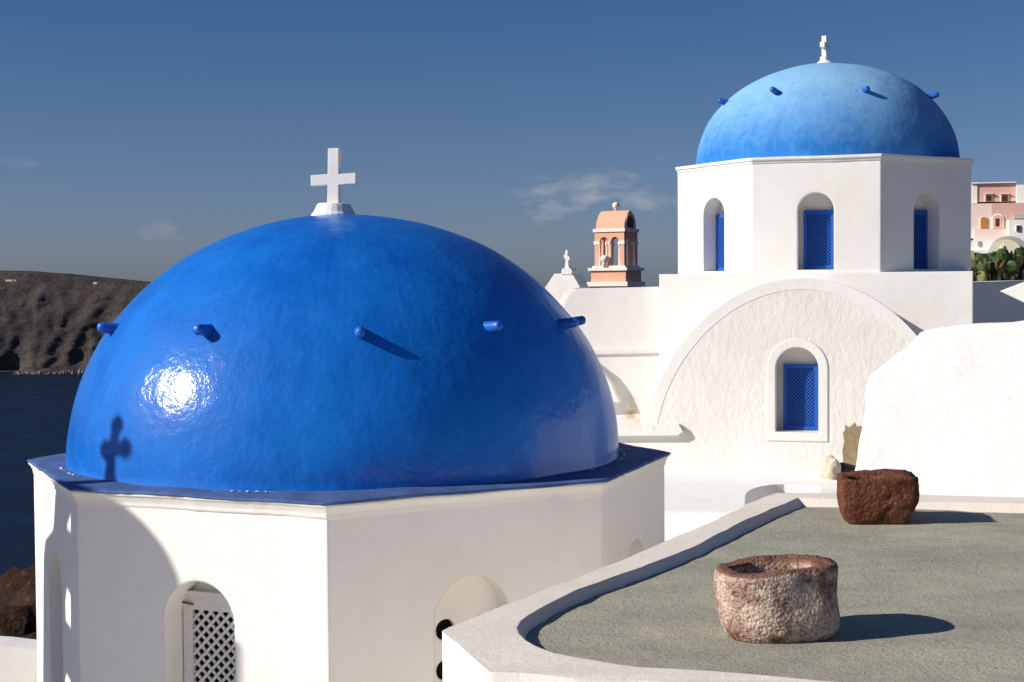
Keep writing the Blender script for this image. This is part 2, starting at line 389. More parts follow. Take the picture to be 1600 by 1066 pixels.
t.links.new(mixc(t, ramp(t, texnoise(t, .02, 8, .7, mpn.outputs[0]), [(.35, 0.0), (.7, 1.0)]), (0.009, 0.019, 0.044), (0.005, 0.010, 0.024)), b.inputs['Base Color'])
bumps(t, b, [(texnoise(t, .09, 6, .6, mpn.outputs[0]), .8, 3.0), (texnoise(t, .7, 4, .6, mpn.outputs[0]), .6, .5)])
o = finish('sea', bm, m); tag(o, None, None, kind='structure')

# far caldera cliff across the water
TOP = [(-1600, 405), (-600, 414), (-200, 419), (0, 424), (60, 429), (100, 434), (150, 440), (222, 447), (400, 462), (620, 480), (900, 520), (1300, 560), (1700, 585)]
def top_y(px):
    for (a, ya), (b_, yb) in zip(TOP, TOP[1:]):
        if a <= px <= b_: return ya + (yb - ya) * (px - a) / (b_ - a)
    return TOP[-1][1]
D0 = 2440.0
bm = bmesh.new(); NX, NZ = 620, 64; rows = []
for i in range(NX + 1):
    px = -1600 + 3300 * i / NX
    x = (px - 800) / F_PX * D0
    ztop = (460.7 - px * .007 - top_y(px)) / F_PX * (D0 + 150)
    col = []
    for j in range(NZ + 1):
        v = j / NZ
        z = -131 + (ztop + 131 + 4 * noise.noise(Vector((x * .012, 0, 3)))) * v
        q = Vector((x * .011, z * .0045, 2.0)); q2 = Vector((x * .028, z * .012, 7.0))
        rid = (1 - abs(noise.noise(q))) ** 2 * 30 + (1 - abs(noise.noise(q2))) ** 2 * 20 + noise.fractal(Vector((x * .03, z * .035, 1)), .8, 2.1, 6) * 13
        talus = 110 * v ** 1.5 + 40 * smooth((v - .8) / .2)
        y = D0 + talus + 55 - rid * (.30 + .2 * (1 - v)) * (1 if v < .97 else .5)
        if j == 0: y = D0 + 40 - rid
        col.append(bm.verts.new((x, y, z)))
    col.append(bm.verts.new((x, D0 + 900, ztop - 12)))
    rows.append(col)
for a, b_ in zip(rows, rows[1:]):
    for j in range(NZ + 1): bm.faces.new((a[j], b_[j], b_[j + 1], a[j + 1]))
def cliff_mat():
    m, t, b = nodes('caldera_cliff_rock'); b.inputs['Roughness'].default_value = 1; b.inputs['Specular IOR Level'].default_value = 0
    tc_ = t.nodes.new('ShaderNodeTexCoord'); mpn = t.nodes.new('ShaderNodeMapping'); mpn.inputs['Scale'].default_value = (.5, .4, 3.2); mpn.inputs['Rotation'].default_value = (0, .1, 0); t.links.new(tc_.outputs['Object'], mpn.inputs[0])
    strata = texnoise(t, .03, 7, .7, mpn.outputs[0]); big = texnoise(t, .012, 8, .7)
    c = mixc(t, ramp(t, big, [(.36, 0.0), (.62, 1.0)]), (0.118, 0.100, 0.090), (0.062, 0.055, 0.055))  # rock tones lightened and greyed, distance haze is put into the colour
    c = mixc(t, math_(t, 'MULTIPLY', ramp(t, strata, [(.52, 0.0), (.72, 1.0)]), .6), c, (0.16, 0.118, 0.095))
    t.links.new(c, b.inputs['Base Color']); bumps(t, b, [(texnoise(t, .05, 8, .72), .9, 16), (strata, .6, 6)])
    return m
o = finish('far_cliff', bm, cliff_mat(), smooth=True); tag(o, None, None, kind='structure')
# pale landing strip at the cliff foot
bm = bmesh.new()
for k in range(170):
    px = 22 + k * .72 + random.uniform(-1, 1)
    if 78 < px < 88 and random.random() < .8: continue
    x = (px - 800) / F_PX * 2395; h = random.uniform(1, 4) + (5 if px > 98 else 2.2)
    r_ = bmesh.ops.create_icosphere(bm, subdivisions=1, radius=1)
    for v in r_['verts']: v.co = Vector((x + v.co.x * random.uniform(1.5, 3.5), 2392 + random.uniform(-2, 6) + v.co.y * 8, -131 + v.co.z * h * random.uniform(.7, 1.2)))
o = finish('pale_shore_rocks', bm, simple('pale_shore_rock', (0.30, 0.24, 0.20), .9, .5, .3)); tag(o, 'pale rocks along the waterline under the far cliff', 'rocks', kind='stuff')
for k, (px, py, w, h) in enumerate([(151, 441.5, 8, 1.7), (18, 437, 16, .9)]):
    c = ony(px, py + 1, 2480); s_ = 2500 / F_PX
    tt = thing('hilltop_house', ['tiny white house on the skyline of the far cliff', 'tiny pale house near the top left of the far cliff'][k], 'house', c, 'houses on the far cliff')
    box('wall', (c.x - w * s_ / 2, c.y - 5, c.z - 2), (c.x + w * s_ / 6, c.y + 5, c.z + h * s_), M['white_far'], tt)
    box('wing', (c.x + w * s_ / 6, c.y - 4, c.z - 2), (c.x + w * s_ / 2, c.y + 5, c.z + h * s_ * .7), M['white_far'], tt)

# ------------------------------------------------------------------ shared pieces
def peg_mesh(length, r):
    bm = bmesh.new(); seg = 12; rows = []
    prof = [(-.15, r * 1.25), (0, r * 1.2), (length * .3, r), (length * .75, r * .88), (length * .93, r * .8), (length, r * .5)]
    for x, rr in prof:
        rows.append([bm.verts.new((x, rr * math.cos(2 * math.pi * i / seg) * (1 + .15 * noise.noise(Vector((x * 8, i, 0)))), rr * math.sin(2 * math.pi * i / seg) * (1 + .15 * noise.noise(Vector((x * 8, i, 4)))))) for i in range(seg)])
    for a, b_ in zip(rows, rows[1:]):
        for i in range(seg): bm.faces.new((a[i], a[(i + 1) % seg], b_[(i + 1) % seg], b_[i]))
    bm.faces.new(rows[-1]); bm.faces.new(rows[0][::-1]); nrm(bm)
    me = bpy.data.meshes.new('peg'); bm.to_mesh(me); bm.free(); me.materials.append(M['peg'])
    for p in me.polygons: p.use_smooth = True
    return me
def dome(name, c, zb, a, b_, m, parent, pexp=2.05, wob=.012):
    bm = bmesh.new(); seg, nr = 128, 44; rows = []
    for j in range(nr):
        tt = (j / nr) * math.pi / 2
        r = a * math.cos(tt) ** (2 / pexp); z = b_ * math.sin(tt) ** (2 / pexp)
        row = []
        for i in range(seg):
            ph = 2 * math.pi * i / seg; p = Vector((r * math.cos(ph), r * math.sin(ph), z))
            k = 1 + wob * (noise.noise(p * .9) + .5 * noise.noise(p * 2.3)) / a
            row.append(bm.verts.new(p * k))
        rows.append(row)
    ap = bm.verts.new((0, 0, b_))
    for p, q in zip(rows, rows[1:]):
        for i in range(seg): bm.faces.new((p[i], p[(i + 1) % seg], q[(i + 1) % seg], q[i]))
    for i in range(seg): bm.faces.new((rows[-1][i], rows[-1][(i + 1) % seg], ap))
    # skirt of plaster down to the ledge
    sk = [bm.verts.new((v.co.x * 1.012, v.co.y * 1.012, -.06)) for v in rows[0]]
    for i in range(seg): bm.faces.new((sk[i], sk[(i + 1) % seg], rows[0][(i + 1) % seg], rows[0][i]))
    nrm(bm)
    o = finish(name, bm, m, None, True); o.location = (c[0], c[1], zb); attach(o, parent); return o
def lattice_bm(bm, fr, u0, u1, w0, w1, pitch, half, d0, d1):
    """crossed diagonal strips clipped to a rectangle"""
    for sgn, dd in ((1, 0.0), (-1, (d0 - d1) * .5)):
        H = w1 - w0; Wd = u1 - u0; k = -H
        while k < Wd + H:
            pts = []
            # line u = u0 + k + sgn*(w-w0)   clipped
            lo, hi = 0.0, H
            a0 = k if sgn > 0 else k
            f = lambda s: a0 + sgn * s
            ss = [lo, hi]
            if sgn > 0: lo = max(lo, -a0); hi = min(hi, Wd - a0)
            else: lo = max(lo, a0 - Wd); hi = min(hi, a0)
            if hi - lo > pitch * .2:
                pA = Vector((u0 + f(lo), w0 + lo)); pB = Vector((u0 + f(hi), w0 + hi)); dv = (pB - pA).normalized(); nn = Vector((-dv.y, dv.x)) * half
                q = [pA - nn, pB - nn, pB + nn, pA + nn]
                plate_bm(bm, fr, [(p.x, p.y) for p in q], (), d0 - dd, d1 - dd + .0005)
            k += pitch
def shutter(parent, fr, u0, u1, w0, w1, d, m, fw, pitch, half, name='shutter', single=False, seg_sides=True):
    """frame with crossed lattice and a dark room behind it; d is the depth of its front"""
    s = plate(name, fr, rect(u0, u1, w0, w1), m, parent, [rect(u0 + fw, u1 - fw, w0 + fw, w1 - fw * 1.25)], d, d - .04)
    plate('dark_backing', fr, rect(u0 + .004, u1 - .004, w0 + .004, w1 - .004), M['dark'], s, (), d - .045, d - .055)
    if single:
        bm = bmesh.new()
        tmp = []
        # every strip is a slat of its own
        H = w1 - w0 - 2.25 * fw; Wd = u1 - u0 - 2 * fw; a0_, b0_ = u0 + fw, w0 + fw
        bm.free()
        for sgn in (1, -1):
            k = -H
            while k < Wd + H:
                if sgn > 0: lo, hi = max(0, -k), min(H, Wd - k)
                else: lo, hi = max(0, k - Wd), min(H, k)
                if hi - lo > pitch * .25:
                    pA = Vector((a0_ + k + sgn * lo, b0_ + lo)); pB = Vector((a0_ + k + sgn * hi, b0_ + hi)); dv = (pB - pA).normalized(); nn = Vector((-dv.y, dv.x)) * half
                    q = [pA - nn, pB - nn, pB + nn, pA + nn]
                    dd = 0 if sgn > 0 else .012
                    plate('slat', fr, [(p.x, p.y) for p in q], m, s, (), d - .006 - dd, d - .017 - dd)
                k += pitch
    else:
        bm = bmesh.new(); lattice_bm(bm, fr, u0 + fw, u1 - fw, w0 + fw, w1 - fw * 1.25, pitch, half, d - .006, d - .024); nrm(bm)
        l = finish('lattice', bm, m, s); l['kind'] = 'stuff'
    return s

def oct_wall(name, V, z0, z1, opens, depth, m, parent):
    """octagonal wall; opens[i] = (u outline as fraction-free polygon) on face i, with reveals of given depth"""
    bm = bmesh.new(); frames = []
    for i in range(8):
        a, b_ = V[i], V[(i + 1) % 8]
        n = Vector((b_.y - a.y, -(b_.x - a.x)));  n.normalize()
        mid = (a + b_) / 2
        fr = Frame((mid.x, mid.y, 0), math.atan2(n.y, n.x)); L = (b_ - a).length
        frames.append((fr, L))
        outer = rect(-L / 2, L / 2, z0, z1); holes = [opens[i]] if opens.get(i) else []
        lp = [outer] + holes
        fv = [[bm.verts.new(fr.P(u, w)) for u, w in q] for q in lp]; flat = [v for q in fv for v in q]
        for tr in geometry.tessellate_polygon([[Vector((u, w, 0)) for u, w in q] for q in lp]):
            bm.faces.new([flat[k] for k in tr])
        for h, hv in zip(holes, fv[1:]):
            hb = [bm.verts.new(fr.P(u, w, -depth)) for u, w in h]
            for k in range(len(hv)): bm.faces.new((hv[k], hv[(k + 1) % len(hv)], hb[(k + 1) % len(hv)], hb[k]))
    bmesh.ops.remove_doubles(bm, verts=bm.verts[:], dist=.0005); nrm(bm)
    return finish(name, bm, m, parent), frames

# ------------------------------------------------------------------ near blue-domed church
ZL = -1.537
C1 = Vector((-1.495, 13.726))
V1 = [onz(x, y, ZL).xy for x, y in ((43, 720), (110, 765), (510, 787), (948, 752), (1047, 708))]
V1 += [C1 + 3.0 * Vector((math.cos(-3.091 + k * math.pi / 4), math.sin(-3.091 + k * math.pi / 4))) for k in (5, 6, 7)]
W1 = [C1 + (v - C1) * (1 - .055 / (v - C1).length) for v in V1]
near = thing('domed_church', 'white octagonal church with a glossy deep blue dome and white cross', 'church', (C1.x, C1.y, -5.3))
NW, NTOP, NBOT, NDEP = .64, -2.195, -4.4, .30
op = {i: arch(0, NW, NBOT, NTOP) for i in range(8)}
wall1, FR1 = oct_wall('wall', W1, -5.4, ZL - .035, op, NDEP, M['white'], near)
for i in range(8):
    fr, L = FR1[i]
    if i in (0, 1, 5, 6, 7):
        plate('niche_back', fr, arch(0, NW + .02, NBOT - .01, NTOP + .01), M['white'], near, (), -NDEP + .002, -NDEP - .05)
        if i in (0, 1):
            s = shutter(near, fr, -NW / 2 + .012, NW / 2 - .004, NBOT + .02, -2.37, -NDEP + .062, M['shutter_white'], .085, .090, .0115, single=(i == 1))
            if i == 1:
                s['label'] = 'white lattice window shutter'
                bm = bmesh.new(); box_bm(bm, (-.05, -.006, -.006), (.07, .006, .006)); 
                me = bpy.data.meshes.new('latch'); bm.to_mesh(me); bm.free()
                p = fr.P(-NW / 2 + .045, -2.425, -NDEP + .075)
                share('latch', me, M['rust'], s, Matrix.Translation(p) @ Matrix.Rotation(math.atan2(fr.t.y, fr.t.x), 4, 'Z') @ Matrix.Rotation(.12, 4, 'Y'))
                plate('lintel', fr, rect(-NW / 2 + .006, NW / 2 - .006, -2.368, -2.33), M['shutter_white'], s, (), -NDEP + .075, -NDEP + .004)
    else:
        hs = []
        for rr in range(5):
            for cc in (-.5, .5):
                cu, cw = cc * .30, -2.63 - rr * .315
                hs.append([(cu + .085 * math.cos(2 * math.pi * k / 20), cw + .085 * math.sin(2 * math.pi * k / 20)) for k in range(20)])
        plate('pierced_screen', fr, arch(0, NW + .02, NBOT - .01, NTOP + .01), M['white'], near, hs, -NDEP + .14, -NDEP + .08)
        plate('dark_interior', fr, arch(0, NW + .02, NBOT - .01, NTOP + .01), M['dark'], near, (), -NDEP + .002, -NDEP - .03)
# cornice and painted ledge
bm = bmesh.new()
ring_loft(bm, W1, [(-.02, ZL - .125), (.006, ZL - .118), (.011, ZL - .08), (.020, ZL - .066), (.034, ZL - .040), (.048, ZL - .028), (.052, ZL - .008), (-.1, ZL - .006)], C1, 22, .010, 3); nrm(bm)
finish('cornice', bm, M['white'], near)
bm = bmesh.new()
ring_loft(bm, V1, [(-.05, ZL - .012), (.006, ZL - .010), (.010, ZL + .006), (-.02, ZL + .012), (-.25, ZL + .02), (-.9, ZL + .03)], C1, 34, .014, 11); nrm(bm)
finish('ledge', bm, M['ledge'], near, True)
DC1 = (-1.545, 13.70)
dome1 = dome('dome', DC1, ZL + .012, 2.535, 2.245, M['dome_near'], near)
bm = bmesh.new()
for k in range(900):
    a = 2 * math.pi * k / 900
    if noise.noise(Vector((math.cos(a) * 3.2, math.sin(a) * 3.2, 2))) < .1 or random.random() < .55: continue
    r_ = bmesh.ops.create_icosphere(bm, subdivisions=1, radius=1); sz = .003 + .008 * random.random() ** 2
    for v in r_['verts']: v.co = Vector((DC1[0] + 2.578 * math.cos(a) + v.co.x * sz * 1.6, DC1[1] + 2.578 * math.sin(a) + v.co.y * sz * 1.6, ZL + .021 + v.co.z * sz * .7))
o = finish('lime_flakes', bm, M['cross'], near); o['kind'] = 'stuff'
pm = peg_mesh(.215, .051)
for k, a in enumerate((-68, -31, 3, 33, 62, 95, 127, 158, 190, 222, 256)):
    ang = R(-83.8 + a); rr = 2.08; z = ZL + 1.225
    sc = Matrix.Diagonal((1 + .12 * math.sin(k * 3.1), 1 + .1 * math.cos(k * 5), 1, 1))
    share('dome_peg', pm, None, dome1, Matrix.Translation((DC1[0] + rr * math.cos(ang), DC1[1] + rr * math.sin(ang), z + .012 * math.sin(k * 2.3))) @ Matrix.Rotation(ang, 4, 'Z') @ Matrix.Rotation(R(-8 + 4 * math.sin(k)), 4, 'Y') @ sc)
# cross
cz = ZL + .012 + 2.245
cr_ = bpy.data.objects.new('cross', None)
bm = bmesh.new(); prof = [(.215, -.06), (.21, 0.0), (.185, .03), (.165, .075), (.150, .10), (.14, .105)]
lathe_bm(bm, prof, seg=22); nrm(bm)
RZ = Matrix.Translation((DC1[0] - .10, DC1[1] - .05, cz)) @ Matrix.Rotation(R(-9), 4, 'Z') @ Matrix.Rotation(R(1.2), 4, 'Y')
for v in bm.verts: v.co = RZ @ v.co
ped = finish('cross_pedestal', bm, M['cross'], near)
bm = bmesh.new()
fr = Frame((0, 0, 0), R(-90)); a, L_, arm0, arm1, H_ = .052, .215, .275, .375, .615
cross2 = [(-a * 1.05, .09), (a * 1.05, .09), (a, arm0), (L_, arm0 + .012), (L_, arm1 + .012), (a, arm1), (a * .98, H_), (-a * .98, H_ - .004), (-a, arm1), (-L_, arm1 - .012), (-L_ + .004, arm0 - .012), (-a, arm0)]
plate_bm(bm, fr, cross2, (), .045, -.045); nrm(bm)
for v in bm.verts: v.co = RZ @ v.co
finish('cross', bm, M['cross'], near)

# ------------------------------------------------------------------ belfry to the left that throws its shadow on the drum
tv = Vector((sun_h.y, -sun_h.x, 0)); tv = tv if tv.y > 0 else -tv
BP = Vector((-3.5, 11.5, 0)) + sun_h * 5.0
tB = (tv - sun_h * .285).normalized()                       # wall runs askew to the light
nB = Vector((tB.y, -tB.x, 0))
if nB.dot(sun_h) > 0: nB = -nB                              # outward normal faces the drum
frB = Frame(BP, math.atan2(nB.y, nB.x))
def to_b(u, w):
    """point (u,w) measured square to the light -> (u,w) on the belfry wall, along the light"""
    p = BP + tv * u + Vector((0, 0, w)); k = nB.dot(BP - p) / nB.dot(SUN); q = p + SUN * k - BP
    return (q.dot(frB.t), q.z)
def shadow_uv(px, py, a, b_):
    """where the ray of sunlight that reaches the drum wall a-b crosses the belfry wall"""
    n = Vector((b_.y - a.y, -(b_.x - a.x), 0)).normalized(); r = ray(px, py)
    p = r * (n.dot(Vector((a.x, a.y, 0))) / n.dot(r)); k = nB.dot(BP - p) / nB.dot(SUN); q = p + SUN * k - BP
    return (q.dot(frB.t), q.z)
A_, B_, C_ = W1[0], W1[1], W1[2]
rightside = [shadow_uv(x, y, B_, C_) for x, y in ((378, 1066), (378, 1012), (371, 1001), (356, 996), (292, 960), (280, 904), (264, 868), (248, 844), (224, 816), (192, 788), (150, 766))]
leftside = [shadow_uv(x, y, A_, B_) for x, y in ((88, 755), (85, 813), (82, 829), (72, 842), (70, 851), (69, 1066))]
outl = rightside + leftside
outl = [(outl[0][0], -5.6)] + outl + [(outl[-1][0], -5.6)]
TH = .28; up = TH * math.tan(SUN_EL)
def hole(pts, f): 
    q = [shadow_uv(x, y, A_, B_) for x, y in pts]; zc = sum(w for u, w in q) / len(q)
    return [(u, w + (up if w > zc else 0)) for u, w in q]
h1 = hole(((103.6, 809), (113, 809), (113, 833), (105, 826)), 0)
h2 = hole(((107, 925), (102, 940), (103, 970), (113, 983), (113, 935)), 0)
h3 = hole(((107, 1060), (102, 1075), (103, 1120), (113, 1130), (113, 1070)), 0)
bel = thing('belfry', 'whitewashed belfry wall with a cross beside the blue domed church', 'belfry', (BP.x, BP.y, -5.4))
plate('belfry_wall', frB, outl, M['white'], bel, [h1, h2, h3], 0, -TH)
# trefoil-ended cross on the belfry
def dome_uv(px, py):
    r = ray(px, py); a_, b2 = 2.535, 2.245; o_ = -Vector((DC1[0], DC1[1], ZL)); Sx = Vector((1 / a_, 1 / a_, 1 / b2))
    r2 = Vector([r[i] * Sx[i] for i in range(3)]); o2 = Vector([o_[i] * Sx[i] for i in range(3)])
    qa, qb, qc = r2.dot(r2), 2 * r2.dot(o2), o2.dot(o2) - 1
    p = r * ((-qb - math.sqrt(max(0, qb * qb - 4 * qa * qc))) / (2 * qa)); k = nB.dot(BP - p) / nB.dot(SUN); q = p + SUN * k - BP
    return Vector((q.dot(frB.t), q.z))
ctr, foot, tip, le, re_ = [dome_uv(*p) for p in ((187, 692), (176, 745), (192, 656), (171, 693), (203, 691))]
bm = bmesh.new()
def bar(p, q, w0, w1):
    d = (q - p).normalized(); n = Vector((-d.y, d.x))
    plate_bm(bm, frB, [tuple(p - n * w0), tuple(q - n * w1), tuple(q + n * w1), tuple(p + n * w0)], (), -.10 - random.random() * .004, -.18 - random.random() * .004)
def disc(p, r): plate_bm(bm, frB, [(p.x + r * math.cos(2 * math.pi * k / 16), p.y + r * math.sin(2 * math.pi * k / 16)) for k in range(16)], (), -.095, -.185)
bar(foot - Vector((0, .25)), foot + (ctr - foot) * .25, .16, .06); bar(foot, tip, .055, .04); bar(le, re_, .045, .045)
for p in (tip, le, re_): disc(p, .068)
nrm(bm); finish('belfry_cross', bm, M['cross'], bel)

# ------------------------------------------------------------------ far domed church
C2 = Vector((5.324, 25.0)); R2, TH2, Z2, ZB2 = 2.584, -3.012, 2.06, .253
V2 = [C2 + R2 * Vector((math.cos(TH2 + k * math.pi / 4), math.sin(TH2 + k * math.pi / 4))) for k in range(8)]
W2 = [C2 + (v - C2) * (1 - .04 / R2) for v in V2]
far = thing('domed_church', 'white octagonal church with a weathered pale blue dome above an arched facade', 'church', (C2.x, C2.y, -5.3))
OW, OT, OB, OD = .55, 1.49, .30, .31
op2 = {i: arch(0, OW, OB, OT) for i in range(8)}
wall2, FR2 = oct_wall('drum_wall', W2, ZB2 - .25, Z2 - .02, op2, OD, M['white'], far)
for i in range(8):
    fr, L = FR2[i]
    plate('niche_back', fr, arch(0, OW + .02, OB - .01, OT + .01), M['white'], far, (), -OD + .002, -OD - .05)
    if i in (7, 0, 1, 2, 3): 
        shutter(far, fr, -OW / 2 + (.075 if i == 1 else .02), OW / 2 - .005, OB + .012, 1.235, -OD + .065, M['shutter_blue'], .055, .052, .0085)
bm = bmesh.new()
ring_loft(bm, W2, [(-.02, Z2 - .10), (.012, Z2 - .095), (.016, Z2 - .06), (.038, Z2 - .05), (.04, Z2 - .004), (.02, Z2), (-.5, Z2 + .02)], C2, 20, .006, 23); nrm(bm)
finish('cornice', bm, M['white'], far)
DC2 = (C2.x + .03, C2.y)
dome2 = dome('dome', DC2, Z2 + .005, 2.19, 1.73, M['dome_far'], far, 2.05, .02)
pm2 = peg_mesh(.24, .054)
for k, a in enumerate((-70, -27, 20, 74, 118, 160, 203, 246)):
    ang = R(-101.9 + a); rr = 1.65; z = Z2 + 1.06
    share('dome_peg', pm2, None, dome2, Matrix.Translation((DC2[0] + rr * math.cos(ang), DC2[1] + rr * math.sin(ang), z + .03 * math.sin(k * 2.1))) @ Matrix.Rotation(ang, 4, 'Z') @ Matrix.Rotation(R(-14), 4, 'Y'))
RZ2 = Matrix.Translation((DC2[0] - .02, DC2[1], Z2 + 1.73)) @ Matrix.Rotation(R(62), 4, 'Z') @ Matrix.Scale(.88, 4)
bm = bmesh.new(); lathe_bm(bm, [(.20, -.08), (.195, -.01), (.15, .05), (.09, .09), (.085, .16), (.07, .165)], seg=14); nrm(bm)
for v in bm.verts: v.co = RZ2 @ v.co
finish('cross_pedestal', bm, M['cross'], far)
bm = bmesh.new(); fr0 = Frame((0, 0, 0), R(-90))
plate_bm(bm, fr0, [(-.045, .13), (.045, .13), (.045, .33), (.16, .33), (.16, .43), (.045, .43), (.05, .56), (-.05, .56), (-.045, .43), (-.16, .43), (-.16, .33), (-.045, .33)], (), .045, -.045); nrm(bm)
for v in bm.verts: v.co = RZ2 @ v.co
finish('cross', bm, M['cross'], far)

ANG = TH2 + 1.5 * math.pi / 4                                # front normal of the far church
n2 = Vector((math.cos(ANG), math.sin(ANG), 0)); APO = R2 * math.cos(math.pi / 8)
frBlk = Frame(Vector((C2.x, C2.y, 0)) + n2 * (APO + .02), ANG)
uL, uR = frBlk.uv(1030, 430)[0], frBlk.uv(1520.5, 425)[0]
plate('block_wall', frBlk, rect(uL, uR, -5.4, ZB2), M['white'], far, (), 0, -4.75)
# vault and facade
FD = 1.55
frF = Frame(Vector((C2.x, C2.y, 0)) + n2 * (APO + .02 + FD), ANG)
PROF = [(245, 310), (245, 280)] + [(245 * (1 - ((250 - dy) / 250) ** 1.7) ** .5, dy) for dy in (249, 225, 200, 175, 150, 125, 100, 80, 62, 46, 32, 20, 11, 5, 1.5, 0)]
def facade_arch(shr=0.0):
    pts = []
    for hw, dy in PROF: pts.append((1254 + hw, 435 + dy))
    for hw, dy in PROF[::-1][1:]: pts.append((1254 - hw, 435 + dy))
    uv = frF.uvs(pts); cu = frF.uv(1254, 640)
    out = []
    for u, w in uv:
        dx, dz = u - cu[0], w - cu[1]; L = math.hypot(dx, dz)
        out.append((cu[0] + dx * (L - shr) / L, cu[1] + dz * (L - shr) / L))
    # resample smoothly (Catmull-Rom)
    res = []
    for i in range(len(out) - 1):
        p0, p1, p2, p3 = out[max(i - 1, 0)], out[i], out[i + 1], out[min(i + 2, len(out) - 1)]
        for k in range(4):
            s = k / 4
            res.append(tuple(.5 * (2 * p1[q] + (p2[q] - p0[q]) * s + (2 * p0[q] - 5 * p1[q] + 4 * p2[q] - p3[q]) * s * s + (3 * p1[q] - p0[q] - 3 * p2[q] + p3[q]) * s ** 3) for q in (0, 1)))
    res.append(out[-1]); return res
fa = facade_arch()
zsh = frF.uv(1010, 672)[1]; uLf = frF.uv(925, 700)[0]; uRf = frF.uv(1560, 700)[0]; zbot = -5.4
top_arc = [p for p in fa if p[1] > zsh]
fac = [(uLf, zbot), (uRf, zbot), (uRf, zsh), ] + top_arc + [(uLf, zsh)]
win = arch((frF.uv(1212, 600)[0] + frF.uv(1279, 600)[0]) / 2, frF.uv(1279, 600)[0] - frF.uv(1212, 600)[0], frF.uv(1246, 675)[1], frF.uv(1246, 543)[1])
plate('facade', frF, fac, M['stucco'], far, [win], 0, -.30)
fa_in = facade_arch(.045)
plate('vault', frF, fa_in, M['white'], far, (), -.302, -FD - .1)
inner = facade_arch(.16)
band_ = [p for p in fa if p[1] > zsh + .0] ; inn = [p for p in inner if p[1] > zsh + .0]
plate('arch_band', frF, band_ + inn[::-1], M['white_band'], far, (), .005, -.02)
sur = arch((frF.uv(1198, 600)[0] + frF.uv(1294, 600)[0]) / 2, frF.uv(1294, 600)[0] - frF.uv(1198, 600)[0], frF.uv(1246, 690)[1], frF.uv(1246, 529)[1], 24)
plate('window_surround', frF, sur, M['white'], far, [win], .010, -.05)
plate('niche_back', frF, [(win[0][0] - .02, win[0][1] - .02), (win[1][0] + .02, win[1][1] - .02)] + [(u, w + .005) for u, w in win[2:]], M['white'], far, (), -.295, -.34)
shutter(far, frF, frF.uv(1222, 600)[0], frF.uv(1276.5, 600)[0], win[0][1] + .01, frF.uv(1246, 570)[1], -.22, M['shutter_blue'], .05, .052, .0085)
# bare cement patch by the corner, drip ledge
pp = [(1318, 728), (1316, 705), (1319, 690), (1317, 676), (1321, 672), (1320, 664), (1327, 668), (1331, 665), (1335, 660), (1338, 667), (1344, 665), (1349, 670), (1352, 690), (1350, 732), (1336, 737), (1326, 730)]
plate('cement_patch', frF, frF.uvs(pp), M['cement_patch'], far, (), .008, -.01)
dl = frF.uvs([(940, 666), (1062, 662), (1069, 674), (1060, 680), (940, 681)])
plate('drip_ledge', frF, dl, M['stucco'], far, (), .10, -.05)
o = bpy.data.objects['drip_ledge']

# side chapel to the left
chapel = thing('side_chapel', 'low white chapel with a rounded parapet between the two domes', 'chapel', (2.0, 23.6, -5.3))
frS = Frame(ony(980, 500, 23.6), R(-97)); frS.o.z = 0
up_ = frS.uvs([(838, 560), (868, 510), (879, 481), (883, 469), (890, 459), (899, 453), (910, 450.5), (960, 449.5), (1034, 448), (1060, 447), (1060, 560)])
o = plate('parapet_wall', frS, up_, M['white'], chapel, (), 0, -1.2)
plate('vault_roof', frS, frS.uvs([(820, 560), (856, 505), (868, 480), (876, 466), (884, 455), (895, 450), (905, 453), (1050, 455), (1060, 560)], -1.21), M['white'], chapel, (), -1.205, -4.2)
st = frS.P(frS.uv(986, 645)[0], frS.uv(986, 645)[1], .1)
M['white_rust'] = plaster('whitewash_rust_stained', stain=((st.x, st.y, st.z), (.20, .8, .42), (0.50, 0.36, 0.17)))
low = [(840, 700)] + [(1075, 700), (1075, 549), (840, 552)]
plate('lower_wall', frS, [(u, -5.4 if k < 2 else w) for k, (u, w) in enumerate(frS.uvs(low))], M['white_rust'], chapel, (), .10, -.1)
plate('string_course', frS, frS.uvs([(840, 556), (1075, 551), (1075, 543), (840, 548)]), M['white'], chapel, (), .13, -.05)
bm = bmesh.new()
fp = frS.uvs([(900, 545), (938, 574), (955, 596), (969, 627), (969, 700), (900, 700)], .13); bp = frS.uvs([(900, 545), (939, 574), (957, 596), (971, 627), (971, 700), (900, 700)], .09)
fa_ = [bm.verts.new(frS.P(u, w, .13 + .1)) for u, w in fp]; ba_ = [bm.verts.new(frS.P(u, w, .09)) for u, w in bp]
bm.faces.new(fa_); bm.faces.new(ba_[::-1])
for i in range(6): bm.faces.new((fa_[i], ba_[i], ba_[(i + 1) % 6], fa_[(i + 1) % 6]))
# trim its foot flat
bmesh.ops.bisect_plane(bm, geom=bm.verts[:] + bm.edges[:] + bm.faces[:], plane_co=frS.P(0, frS.uv(985, 628, .1)[1]), plane_no=(0.05, 0, -1), clear_outer=True)
bmesh.ops.holes_fill(bm, edges=bm.edges[:]); nrm(bm)
finish('buttress', bm, M['white'], chapel)

